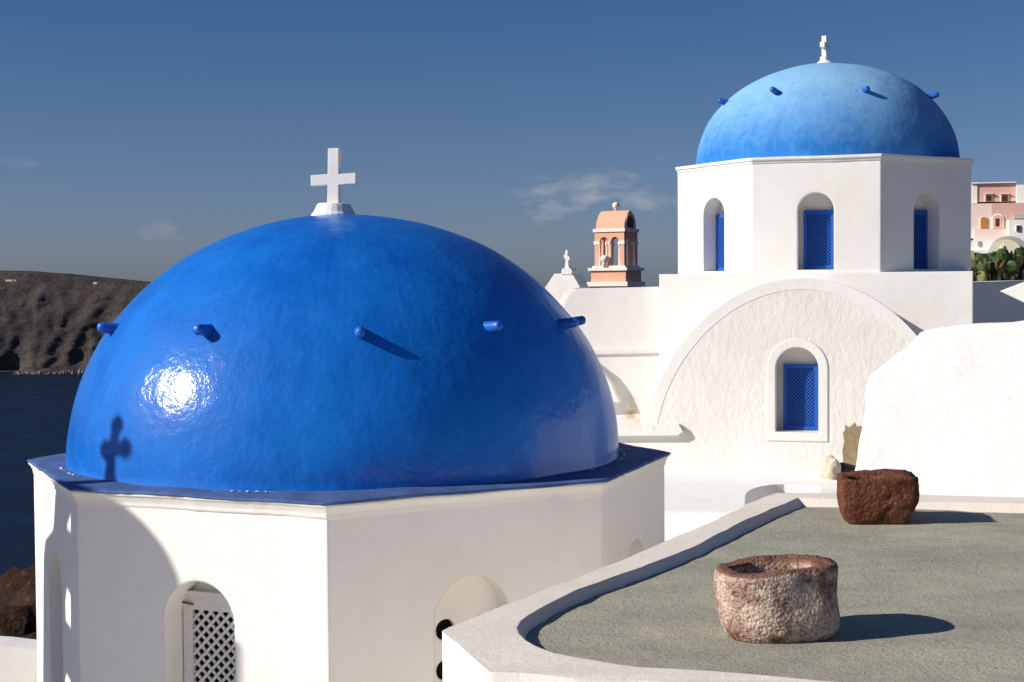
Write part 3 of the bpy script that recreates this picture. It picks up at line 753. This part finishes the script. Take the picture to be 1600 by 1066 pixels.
# lower roof terrace with a curved stairwell
ZT = -2.65
bm = bmesh.new()
well = [onz(x, y, ZT).xy for x, y in ((1165, 792), (1166, 775), (1169, 769), (1175, 765), (1185, 761.5), (1197, 759), (1210, 757.5), (1225, 757), (1240, 757.6), (1255, 759), (1281, 762), (1313, 762.5), (1440, 763.5))]
slab = [(-.6, 23.6), (-.6, 17.7), (well[0].x - .03, 16.95)] + [(p.x, p.y) for p in well] + [(well[-1].x, 12.6), (9.5, 12.6), (9.5, 20.4)]
prism_bm(bm, slab, -5.4, ZT); nrm(bm)
ed = [e for e in bm.edges if all(abs(v.co.z - ZT) < .001 for v in e.verts) and {round(v.co.y, 2) for v in e.verts} == {17.7, 16.95}]
bmesh.ops.bevel(bm, geom=ed, offset=.45, segments=8, affect='EDGES', profile=.5)
o = finish('roof_terrace', bm, M['white_bright']); tag(o, 'flat white roof with a curved stairwell below the arched facade', 'roof')

def lump(name, c, s, m, seed, amp=.25, sub=4):
    bm = bmesh.new(); bmesh.ops.create_icosphere(bm, subdivisions=sub, radius=1)
    for v in bm.verts:
        p = v.co.copy(); k = 1 + amp * noise.noise(p * 1.3 + Vector((seed, 0, 0))) + amp * .4 * noise.noise(p * 3.1 + Vector((0, seed, 0)))
        v.co = Vector((p.x * s[0], p.y * s[1], p.z * s[2])) * k + Vector(c)
    return finish(name, bm, m, None, True)
bc = onz(1296, 747, ZT)
o = lump('boulder', (bc.x, bc.y - .02, ZT + .11), (.15, .2, .20), M['boulder'], 4); tag(o, 'limewashed beige boulder at the foot of the arched facade', 'boulder')
o = lump('lava_stone', (bc.x + .24, bc.y + .05, ZT + .06), (.17, .15, .15), M['dark_stone'], 9); tag(o, 'dark lava stone tucked between boulder and white wall', 'stone')  # added lump, coloured dark to give the shade of a recess

# ------------------------------------------------------------------ big white vault wall on the right
frW = Frame((0, 11.42, 0), R(-90))
lean = .78; skew = .15
sil = [(1312, 900), (1325, 790), (1331, 755), (1338, 715), (1348, 672), (1355, 636), (1357, 606), (1358, 592), (1362, 585), (1373, 577), (1388, 565), (1402, 554), (1416, 545), (1430, 534), (1441, 524), (1455, 518), (1474, 512.5), (1500, 510), (1540, 507), (1600, 503.5), (1700, 501), (1850, 503)]
bm = bmesh.new()
pts = []
for x, y in sil:
    # meet the leaning face along the line of sight
    r = ray(x, y); k = (11.42 + lean * 1.6 + skew * 2.7) / (r.y - lean * r.z + skew * r.x); p = r * k; pts.append((p.x, p.z))
dense = []
for (a, b_) in zip(pts, pts[1:]):
    for k in range(3):
        s = k / 3; dense.append((a[0] + (b_[0] - a[0]) * s, a[1] + (b_[1] - a[1]) * s))
dense.append(pts[-1]); dense.append((pts[-1][0], pts[0][1]))
dense = [(x + .02 * noise.noise(Vector((x * 4, z * 4, 1))), z + .022 * noise.noise(Vector((x * 4, z * 4, 6)))) for x, z in dense]
RINGS = [(.04, .0), (.055, .004), (.075, .016), (.092, .045), (.10, .10), (.105, .3), (.11, 3.5)]   # outline rolls round to the back
cx_ = (4.2, -1.2)
rows = []
for off, dy in RINGS:
    rows.append([])
    for x, z in dense:
        # inset the face, full outline at the roll
        dx, dz = cx_[0] - x, cx_[1] - z; L = math.hypot(dx, dz); ins = .08 - off
        xx, zz = x + dx / L * ins, z + dz / L * ins
        rows[-1].append(bm.verts.new((xx + .42 * dy, 11.42 + lean * (zz + 1.6) - skew * (xx - 2.7) + dy, zz - .10 * dy)))
n = len(dense)
for a, b_ in zip(rows, rows[1:]):
    for i in range(n): bm.faces.new((a[i], a[(i + 1) % n], b_[(i + 1) % n], b_[i]))
bm.faces.new(rows[0]); bm.faces.new(rows[-1][::-1]); nrm(bm)
o = finish('vault_wall', bm, M['white_bright']); tag(o, 'bright white leaning vault wall with a rounded top behind the cement deck', 'wall')

# wall behind with prickly pears on it
frR = Frame((0, 27.6, 0), R(-94)); frR.o = ony(1560, 450, 27.6); frR.o.z = 0
ow = frR.uvs([(1490, 441), (1560, 440), (1640, 437), (1900, 432)])
o = plate('garden_wall', frR, [(ow[0][0], -5.4), (ow[-1][0], -5.4)] + ow[::-1], M['white'], None, (), 0, -12); tag(o, 'white garden wall behind the church, partly in its shadow', 'wall')

# ------------------------------------------------------------------ cement deck and its parapet
ZD, ZP = -1.60, -1.548
inner_px = [(1340, 1067.5), (1000, 1041), (900, 1028), (865, 1020), (837, 1009), (820, 1000), (811, 990), (808, 980), (813, 971), (824, 962), (840, 952), (875, 934), (920, 915), (1000, 887), (1080, 856), (1160, 815), (1225, 787), (1247, 779)]
outer_px = [(1600, 1100), (1340, 1086), (1000, 1064), (900, 1060), (764, 1050), (727, 1016), (694, 989), (691, 986), (700, 980), (788, 946), (944, 886), (1048, 843), (1120, 812), (1166, 789), (1214, 770)]
inn = [onz(x, y, ZP).xy for x, y in inner_px]; out = [onz(x, y, ZP).xy for x, y in outer_px]
d = (inn[0] - inn[1]).normalized(); inn.insert(0, inn[0] + d * 2.4); 
far_in = onz(1600, 788, ZP).xy; far_out = onz(1600, 777.5, ZP).xy; fo1 = onz(1330, 770, ZP).xy
dr = (far_in - inn[-1]).normalized()
in_loop = inn + [inn[-1] + dr * 4.3]
d2 = (out[0] - out[1]).normalized(); out[0] = out[1] + d2 * 3.2
out_loop = out + [fo1, fo1 + (far_out - fo1).normalized() * 4.6]
in_loop = [(p.x, p.y) for p in in_loop]; out_loop = [(p.x, p.y) for p in out_loop]
# close both loops on the right, well outside the picture
in_loop = in_loop; xr = max(p[0] for p in in_loop) + .3
terr = thing('terrace', 'flat grey cement roof deck with a low white rounded parapet', 'terrace', (2.5, 8.5, -5.4))
bm = bmesh.new()
def dens(loop, n=4):
    r_ = []
    for a, b_ in zip(loop, loop[1:] + loop[:1]):
        for k in range(n):
            s = k / n; r_.append((a[0] + (b_[0] - a[0]) * s, a[1] + (b_[1] - a[1]) * s))
    return r_
il, ol = dens(in_loop, 6), dens(out_loop, 6)
jit = lambda p, a, sd: (p[0] + a * noise.noise(Vector((p[0] * 4, p[1] * 4, sd))), p[1] + a * noise.noise(Vector((p[0] * 4, p[1] * 4, sd + 3))))
il = [jit(p, .010, 1) for p in il]; ol = [jit(p, .012, 9) for p in ol]
tv_ = [bm.verts.new((x, y, ZP + .008 * noise.noise(Vector((x * 3, y * 3, 0))))) for q in (ol, il) for x, y in q]
for tr in geometry.tessellate_polygon([[Vector((x, y, 0)) for x, y in q] for q in (ol, il)]): bm.faces.new([tv_[k] for k in tr])
no = len(ol); oc = Vector((3, 8.5))
bw = bmesh.new()
uw = [bw.verts.new(v.co) for v in tv_[:no]]; lo = [bw.verts.new((v.co.x, v.co.y, -5.4)) for v in tv_[:no]]
for i in range(no): bw.faces.new((uw[i], uw[(i + 1) % no], lo[(i + 1) % no], lo[i]))
nrm(bw); finish('outer_wall', bw, M['white_near'], terr)
hi = tv_[no:]; li = []
for v in hi:
    dv = (oc - v.co.xy).normalized() * (.070 + .016 * noise.noise(v.co * 5)); li.append(bm.verts.new((v.co.x + dv.x, v.co.y + dv.y, ZD - .03)))
for i in range(len(hi)): bm.faces.new((hi[i], hi[(i + 1) % len(hi)], li[(i + 1) % len(hi)], li[i]))
nrm(bm); finish('coping', bm, M['coping'], terr)
bm = bmesh.new()
x0, x1, y0, y1 = -.4, 9.5, 4.4, 12.0; NXg, NYg = 150, 130
from mathutils.geometry import intersect_point_tri_2d
def inside(p, loop):
    c = False; j = len(loop) - 1
    for i in range(len(loop)):
        if (loop[i][1] > p[1]) != (loop[j][1] > p[1]) and p[0] < (loop[j][0] - loop[i][0]) * (p[1] - loop[i][1]) / (loop[j][1] - loop[i][1]) + loop[i][0]: c = not c
        j = i
    return c
gv = {}
def dv_(i, j):
    if (i, j) not in gv:
        x, y = x0 + (x1 - x0) * i / NXg, y0 + (y1 - y0) * j / NYg
        gv[i, j] = bm.verts.new((x, y, ZD + .012 * noise.noise(Vector((x * 1.3, y * 1.3, 0))) + .006 * noise.noise(Vector((x * 5, y * 5, 2)))))
    return gv[i, j]
grown = []
for x, y in in_loop:
    q = Vector((x, y)) - oc; q = oc + q * (1 + .10 / q.length); grown.append((q.x, q.y))
for i in range(NXg):
    for j in range(NYg):
        c = (x0 + (x1 - x0) * (i + .5) / NXg, y0 + (y1 - y0) * (j + .5) / NYg)
        if inside(c, grown): bm.faces.new((dv_(i, j), dv_(i + 1, j), dv_(i + 1, j + 1), dv_(i, j + 1)))
finish('deck', bm, M['deck'], terr, True)
# lava-stone basins
def basin(name, c, hx, hy, h, pexp, m, label, rim, seed, cav, taper, tilt=0, rot=0, amp=.02, lip=0.0):
    bm = bmesh.new(); seg = 96; rows = []
    prof = []
    nb = 20
    for i in range(5): prof.append(('o', .80 * i / 5 * 1.0 * taper, 0.0))
    for i in range(nb + 1):
        s = i / nb; z = h * s
        k = taper + (1 - taper) * min(1, s / .45) ** .7
        if s < .2: k *= .89 + .11 * math.sin(s / .2 * math.pi / 2)
        if s > .93: k *= 1 - (.035 if pexp < 5 else .012) * ((s - .93) / .07) ** 2
        prof.append(('o', k, z))
    for i in range(1, 5): prof.append(('r', 1 - .04 - rim * i / 4, h - .004 * i))
    for i in range(1, 9):
        s = i / 8; prof.append(('c', (1 - .04 - rim) * (1 - .28 * s ** 2), h - .016 - (h * .72) * s))
    for i in range(1, 5): prof.append(('f', (1 - .04 - rim) * .72 * (1 - i / 4.3), h * .27))
    for kind, k, z in prof:
        row = []
        for i in range(seg):
            ph = 2 * math.pi * i / seg; cs, sn = math.cos(ph), math.sin(ph)
            rr = (abs(cs) ** pexp + abs(sn) ** pexp) ** (-1 / pexp)
            if kind in 'cf':
                rr2 = (abs(cs) ** 2.3 + abs(sn) ** 2.3) ** (-1 / 2.3); x = hx * k * rr2 * cs * cav[0] + cav[2]; y = hy * k * rr2 * sn * cav[1] + cav[3]
            elif kind == 'r':
                f = (1 - .04 - k) / rim; rr2 = rr * (1 - f) + (abs(cs) ** 2.3 + abs(sn) ** 2.3) ** (-1 / 2.3) * f
                x = hx * k * rr2 * cs * (1 + (cav[0] - 1) * f) + cav[2] * f; y = hy * k * rr2 * sn * (1 + (cav[1] - 1) * f) + cav[3] * f
            else: x, y = hx * k * rr * cs, hy * k * rr * sn
            p = Vector((x, y, z)); q = p * 5 + Vector((seed, seed * .7, 0))
            a = amp * (1 if z > .02 else .35)
            dsp = Vector((noise.noise(q), noise.noise(q + Vector((9, 0, 0))), noise.noise(q + Vector((0, 9, 0))))) * a
            q2 = p * 24 + Vector((seed, 3, 0)); f2 = a * (.16 if pexp < 5 else .30)
            dsp += Vector((noise.noise(q2), noise.noise(q2 + Vector((5, 0, 0))), noise.noise(q2 + Vector((0, 5, 0))))) * f2
            q3 = p * 70; f3 = a * .09
            dsp += Vector((noise.noise(q3), noise.noise(q3 + Vector((5, 0, 0))), noise.noise(q3 + Vector((0, 5, 0))))) * f3
            if kind == 'o' and z == 0: dsp.z = abs(dsp.z) * .3
            p = p + dsp; p.z += lip * (p.x / hx) * max(0, z / h)
            row.append(bm.verts.new(p))
        rows.append(row)
    for a, b_ in zip(rows, rows[1:]):
        for i in range(seg): bm.faces.new((a[i], a[(i + 1) % seg], b_[(i + 1) % seg], b_[i]))
    bm.faces.new(rows[0][::-1]); bm.faces.new(rows[-1]); nrm(bm)
    o = finish(name, bm, m, None, True); o.location = c; o.rotation_euler = (0, tilt, rot)
    return tag(o, label, 'stone basin', 'stone basins on the deck')
basin('stone_basin', (1.225, 6.76, ZD - .006), .272, .228, .335, 2.6, M['rock_crust'], 'rounded stone basin with pale crust on the near part of the deck', .26, 3, (.96, .92, -.015, .02), .96, 0, R(4), .024, .016)
basin('stone_basin', (2.50, 10.06, ZD - .006), .255, .215, .325, 9.0, M['rock_red'], 'square brown lava stone basin at the far edge of the deck', .34, 12, (.62, .62, -.075, -.03), .86, 0, R(-6), .024, .008)

# ------------------------------------------------------------------ low white wall at lower left
wl = thing('boundary_wall', 'low white boundary wall at the left behind the blue domed church', 'wall', (-6, 16.3, -5.5))
p0 = ony(-160, 1001, 16.2); p1 = ony(110, 1020, 16.6)
frL = Frame((p0 + p1) / 2, R(-92)); frL.o.z = 0
q = frL.uvs([(-400, 998), (-100, 1002), (0, 1008), (20, 1010.5), (60, 1015), (130, 1019)])
plate('wall', frL, [(q[0][0], -6), (q[-1][0], -6)] + q[::-1], M['white'], wl, (), 0, -.4)

# ------------------------------------------------------------------ small white belfry beyond the chapel
sb = thing('gabled_belfry', 'small white gabled belfry with a cross behind the near dome', 'belfry', ony(882, 470, 40.0))
frG = Frame(ony(880, 450, 40.0), R(-112)); frG.o.z = 0
gp = frG.uvs([(820, 560), (842, 462), (852, 449), (866, 428), (877, 427.5), (894, 427.5), (905, 447), (907, 560)])
plate('gable_wall', frG, gp, M['white_far'], sb, (), 0, -.75)
plate('cap_block', frG, frG.uvs([(877.5, 429), (877.5, 423), (879, 419.5), (890.5, 419), (893.5, 422), (893.5, 429)]), M['white_far'], sb, (), .02, -.5)
cc = frG.uvs([(880.5, 421), (880.8, 414), (881.5, 404), (879, 403), (879, 398), (881, 397), (881, 392), (883.5, 390), (885, 392), (884.5, 399), (887.5, 401), (888, 406), (885.5, 407), (886, 414), (887, 420)])
plate('cross', frG, cc[::-1], M['white_far'], sb, (), -.1, -.22)

# ------------------------------------------------------------------ pink bell tower
M['pink'] = plaster('salmon_render', (0.74, 0.40, 0.27), (0.64, 0.33, 0.21), .5, ((4, .3, .03),), 0)
M['pink_trim'] = plaster('tower_trim', (0.80, 0.74, 0.66), amt=.4, bump=((5, .2, .02),), bevel=0)
TB = ony(963, 448, 80.0)
tw = thing('bell_tower', 'salmon pink bell tower with white cornices and a barrel roof', 'tower', (TB.x, TB.y, TB.z))
MT = Matrix.Translation(TB) @ Matrix.Rotation(R(-28.8), 4, 'Z')
def tbox(name, hw, z0, z1, m, parent=None, hd=None):
    hd = hd or hw; return box(name, (-hw, -hd, z0), (hw, hd, z1), m, parent or tw, MT)
tbox('base', 1.04, -6, .02, M['pink']); tbox('band', 1.20, .02, .26, M['pink_trim']); tbox('plinth', 1.03, .26, .86, M['pink'])
tbox('cornice', 1.16, .86, 1.02, M['pink_trim']); tbox('parapet', .98, 1.02, 1.12, M['pink_trim'])
for k in range(4):
    mf = MT @ Matrix.Rotation(k * math.pi / 2, 4, 'Z')
    fr = Frame(mf @ Vector((0, -.88, 0)), R(-28.8) + k * math.pi / 2 - math.pi / 2); zb_ = TB.z; fr.o.z = zb_
    hl = .86 if k % 2 == 0 else .70
    plate('arcade_wall', fr, rect(-hl - (.019 if k % 2 == 0 else -.02), hl + (.019 if k % 2 == 0 else -.02), 1.12, 2.95), M['pink'], tw, [arch(-.33, .46, 1.14, 2.68), arch(.33, .46, 1.14, 2.68)], 0, -.16)
    for u in (-.585, 0, .585):
        bm = bmesh.new(); lathe_bm(bm, [(.085, 1.12), (.07, 1.2), (.062, 2.2), (.10, 2.32), (.10, 2.42)], seg=12)
        for v in bm.verts: v.co = fr.P(u, v.co.z, -.06) + fr.t * v.co.x + fr.n * v.co.y
        nrm(bm); finish('column', bm, M['pink_trim'], tw)
    for u in (-.74, .74): plate('impost', fr, rect(u - .16, u + .16, 2.27, 2.47), M['pink_trim'], tw, (), .035 + .002 * k, -.17 - .002 * k)
tbox('upper_cornice', .95, 2.95, 3.13, M['pink_trim'])
frT = Frame(MT @ Vector((.84, 0, 0)), R(-28.8)); frT.o.z = TB.z
plate('barrel_roof', frT, [(.78 * math.copysign(abs(math.cos(a_)) ** 1.35, math.cos(a_)), 3.13 + 1.0 * math.sin(a_) ** 1.1) for a_ in [math.pi * k / 24 for k in range(25)]], M['pink'], tw, (), 0, -1.68)
o = plate('gable_trim', frT, arch(0, 1.40, 3.14, 4.02, 24, .85), M['pink_trim'], tw, [arch(0, 1.16, 3.16, 3.90, 24, .74)], .04, -.01)
plate('gable_recess', frT, arch(0, .70, 3.2, 3.80, 16, .35), simple('dark_red_render', (0.22, .06, .03), .9), tw, (), .02, -.01)  # flat plate, the shade of the arch opening is in its colour
for sx in (-.42, .38):
    plate('blind_arch', frT, arch(sx, .46, -.5, .30, 14, .3), M['pink_trim'], tw, [arch(sx, .30, -.45, .21, 14, .22)], .20, .0)
bm = bmesh.new(); lathe_bm(bm, [(.10, 4.05), (.09, 4.24), (.12, 4.27), (.18, 4.34), (.20, 4.42), (.18, 4.50), (.10, 4.57), (.03, 4.59)], seg=18)
for v in bm.verts: v.co = MT @ v.co
nrm(bm); finish('finial', bm, M['pink_trim'], tw, True)
bm = bmesh.new(); lathe_bm(bm, [(.13, 1.02), (.10, 1.3), (.20, 1.38), (.25, 1.5), (.20, 1.62), (.12, 1.68), (.03, 1.7)], (-.20, -1.03, 0), 16)
for v in bm.verts: v.co = MT @ v.co
nrm(bm); finish('knob', bm, M['pink_trim'], tw, True)

# ------------------------------------------------------------------ hillside houses on the right
DH = 150.0
M['rose'] = plaster('rose_render', (0.62, 0.38, 0.31), (0.54, 0.33, 0.27), .4, ((1, .2, .03),), 0)  # own colour of the upper wall, also paints shade on the pale storey
M['pale_rose'] = plaster('pale_rose_render', (0.76, 0.60, 0.54), (0.70, 0.55, 0.49), .4, ((1, .2, .03),), 0)
M['cream'] = plaster('cream_render', (0.76, 0.69, 0.50), (0.70, 0.60, 0.42), .4, ((1, .2, .03),), 0)
M['grey_roof'] = plaster('grey_vault_render', (0.40, 0.37, 0.35), (0.33, 0.31, 0.29), .4, ((1, .2, .03),), 0)
M['door_orange'] = simple('ochre_door', (0.50, 0.20, 0.03), .6)
M['pane'] = simple('brown_window', (0.10, 0.03, 0.02), .4)
frH = Frame((0, DH, 0), R(-104)); frH.o = ony(1560, 440, DH); frH.o.z = 0
def hp(pts, d=0.0): return frH.uvs(pts, d)
def hrect(x0, y0, x1, y1, d=0.0):
    u0, w0 = frH.uv(x0, y1, d); u1, w1 = frH.uv(x1, y0, d); return rect(u0, u1, w0, w1)
def opening(parent, name, x0, y0, x1, y1, d, m, arched=False, trim=1.6, head=True):
    if arched:
        u0, w0 = frH.uv(x0, y1, d); u1, w1 = frH.uv(x1, y0, d); f = arch((u0 + u1) / 2, u1 - u0, w0, w1, 14)
        k = trim * DH / F_PX; g = arch((u0 + u1) / 2, u1 - u0 + 2 * k, w0 - .001, w1 + k, 14)
    else:
        f = hrect(x0, y0, x1, y1, d); g = hrect(x0 - trim, y0 - trim, x1 + trim, y1 + .4, d)
    s = plate(name, frH, g, M['pink_trim'], parent, [], d + .12, d - .02)
    plate('pane', frH, f, m, s, (), d + .17, d + .0)
    if head and not arched: plate('pediment', frH, hrect(x0 - trim - .8, y0 - trim - 1.8, x1 + trim + .8, y0 - trim - .3, d), M['pink_trim'], s, (), d + .35, d - .01)
rh = thing('rose_house', 'rose pink two storey house with white trim on the right hillside', 'house', frH.P(0, 3))
plate('lower_wall', frH, hrect(1517, 316, 1640, 372), M['pale_rose'], rh, (), 0, -9)
plate('upper_wall', frH, hrect(1518, 286.5, 1587.5, 316, -1.2), M['rose'], rh, (), -1.2, -9)
plate('corner_pilaster', frH, hrect(1516.5, 285, 1527, 318, -1.1), M['pink_trim'], rh, (), -1.08, -9.1)
plate('roof_cornice', frH, hrect(1516, 284, 1588, 287.3, -1), M['pink_trim'], rh, (), -.85, -9.2)
plate('white_wing', frH, hrect(1588, 287.5, 1660, 317, -.9), M['white_far'], rh, (), -.6, -9)
plate('balcony_wall', frH, hrect(1549, 316.5, 1640, 357), M['rose'], rh, (), .06, -.02)  # thin sheet in darker rose, the shade on this storey is painted
opening(rh, 'window', 1540, 305.5, 1549, 314.5, -1.2, M['pane']); opening(rh, 'window', 1564.5, 305.5, 1574.5, 315, -1.2, M['pane'])
opening(rh, 'arched_door', 1532, 339, 1541.5, 357.5, 0, M['door_orange'], True, 1.0)
opening(rh, 'arched_porch', 1551.5, 336, 1565.5, 357.5, .06, M['rose'], True, 2.4)
plate('porch_door', frH, hrect(1555.5, 341.5, 1561.5, 354, .3), M['pane'], rh, (), .26, .2)
plate('terrace_wall', frH, hrect(1523, 357.5, 1580, 378, 1.5), M['pale_rose'], rh, (), 1.5, -1)
bx = thing('white_cottage', 'small white cottage with a brown window below the rose house', 'house', frH.P(4, 3))
plate('wall', frH, hrect(1575.5, 342, 1660, 395, 2.2), M['white_far'], bx, (), 2.2, -2)
opening(bx, 'window', 1588, 352.5, 1592.8, 361.5, 2.2, M['pane'], False, .8, False)
plate('shed_roof', frH, hrect(1585, 333, 1660, 341.5, 1.5), M['grey_roof'], bx, (), 1.0, -2)
wb = thing('white_house', 'long white flat roofed house above the prickly pears', 'house', frH.P(-2, 2))
plate('wall', frH, hrect(1512, 375, 1580, 425, 3.4), M['white_far'], wb, (), 3.4, -3)
plate('step_wall', frH, hrect(1512, 391, 1552, 425, 4.4), M['white_far'], wb, (), 4.4, 3.3)
opening(wb, 'window', 1527, 377, 1530.5, 384, 3.4, M['grey_roof'], False, .4, False)
cb = thing('cream_vault_house', 'cream barrel vaulted house above the prickly pears', 'house', frH.P(2, 2))
u0, w0 = frH.uv(1544, 425, 5.5); u1, w1 = frH.uv(1597, 374, 5.5)
plate('gable_wall', frH, arch((u0 + u1) / 2, u1 - u0, w0, w1, 20, (w1 - w0) * .42), M['cream'], cb, (), 5.5, 4.9)
plate('vault_roof', frH, arch((u0 + u1) / 2 + .4, u1 - u0 + .3, w0, w1 + .35, 20, (w1 - w0) * .42), M['grey_roof'], cb, (), 4.88, 1)
opening(cb, 'window', 1564, 384, 1568, 394, 5.5, M['cream'], False, .6, False)

# ------------------------------------------------------------------ prickly pears on the garden wall
def pad_mesh(m):
    bm = bmesh.new(); bmesh.ops.create_icosphere(bm, subdivisions=2, radius=1)
    for v in bm.verts:
        p = v.co; v.co = Vector((p.x * .125 * (1 + .28 * p.z), p.y * .026, (p.z + .92) * .17))
    me = bpy.data.meshes.new('pad'); bm.to_mesh(me); bm.free(); me.materials.append(m)
    for p in me.polygons: p.use_smooth = True
    return me
PM = [pad_mesh(simple('pear_pad_green', (0.075, 0.125, 0.035), .55, .35, 14)), pad_mesh(simple('pear_pad_olive', (0.15, 0.17, 0.05), .55, .35, 14)),
      pad_mesh(simple('pear_pad_dark', (0.028, 0.042, 0.015), .6, .35, 14)), pad_mesh(simple('pear_pad_dry', (0.17, 0.09, 0.045), .7, .35, 14))]
ztop_w = ow[1][1]
spots = [(1528, 35.6), (1550, 36.2), (1573, 35.6), (1597, 36)]
where = ['leftmost prickly pear, at the church corner', 'second prickly pear from the church corner', 'third prickly pear from the church corner', 'prickly pear at the right edge of the picture']
for k, (px, Y) in enumerate(spots):
    b0 = ony(px, 437, Y); b0.z = ztop_w - .012
    pl = thing('prickly_pear', where[k], 'cactus', b0, 'prickly pears on the garden wall')
    rnd = random.Random(40 + k)
    def grow(mw, lvl):
        o = share('pad', PM[rnd.choice((0, 0, 1, 1, 2, 2, 3))], None, pl, mw)
        if lvl >= 3 or (lvl == 2 and rnd.random() < .45): return
        for q_ in range(rnd.choice((1, 2, 2))):
            a = rnd.uniform(-.9, .9)
            grow(mw @ Matrix.Translation((.10 * math.sin(a), 0, .15 + .14 * math.cos(a))) @ Matrix.Rotation(a * .9, 4, 'Y') @ Matrix.Rotation(rnd.uniform(-1.2, 1.2), 4, 'Z') @ Matrix.Rotation(rnd.uniform(-.45, .45), 4, 'X') @ Matrix.Scale(rnd.uniform(.82, 1.02), 4), lvl + 1)
    for q_ in range(6):
        grow(Matrix.Translation(b0 + Vector((rnd.uniform(-.24, .24), rnd.uniform(-.15, .2), 0))) @ Matrix.Rotation(rnd.uniform(0, 6.28), 4, 'Z') @ Matrix.Rotation(rnd.uniform(-.5, .5), 4, 'Y'), 1 if q_ else 1)

# added white slab shaped as the sunlit triangle on the garden wall
frK = Frame(ony(1600, 460, 19.0), R(-112)); frK.o.z = 0
kp = frK.uvs([(1562, 455), (1640, 492), (1760, 540), (2300, 700), (2300, 300), (1960, 330), (1760, 385), (1600, 440.5)])
o = plate('sloping_roof', frK, kp, M['white'], None, (), 0, -.5); tag(o, 'sunlit white roof edge pointing left in front of the shaded garden wall', 'roof')
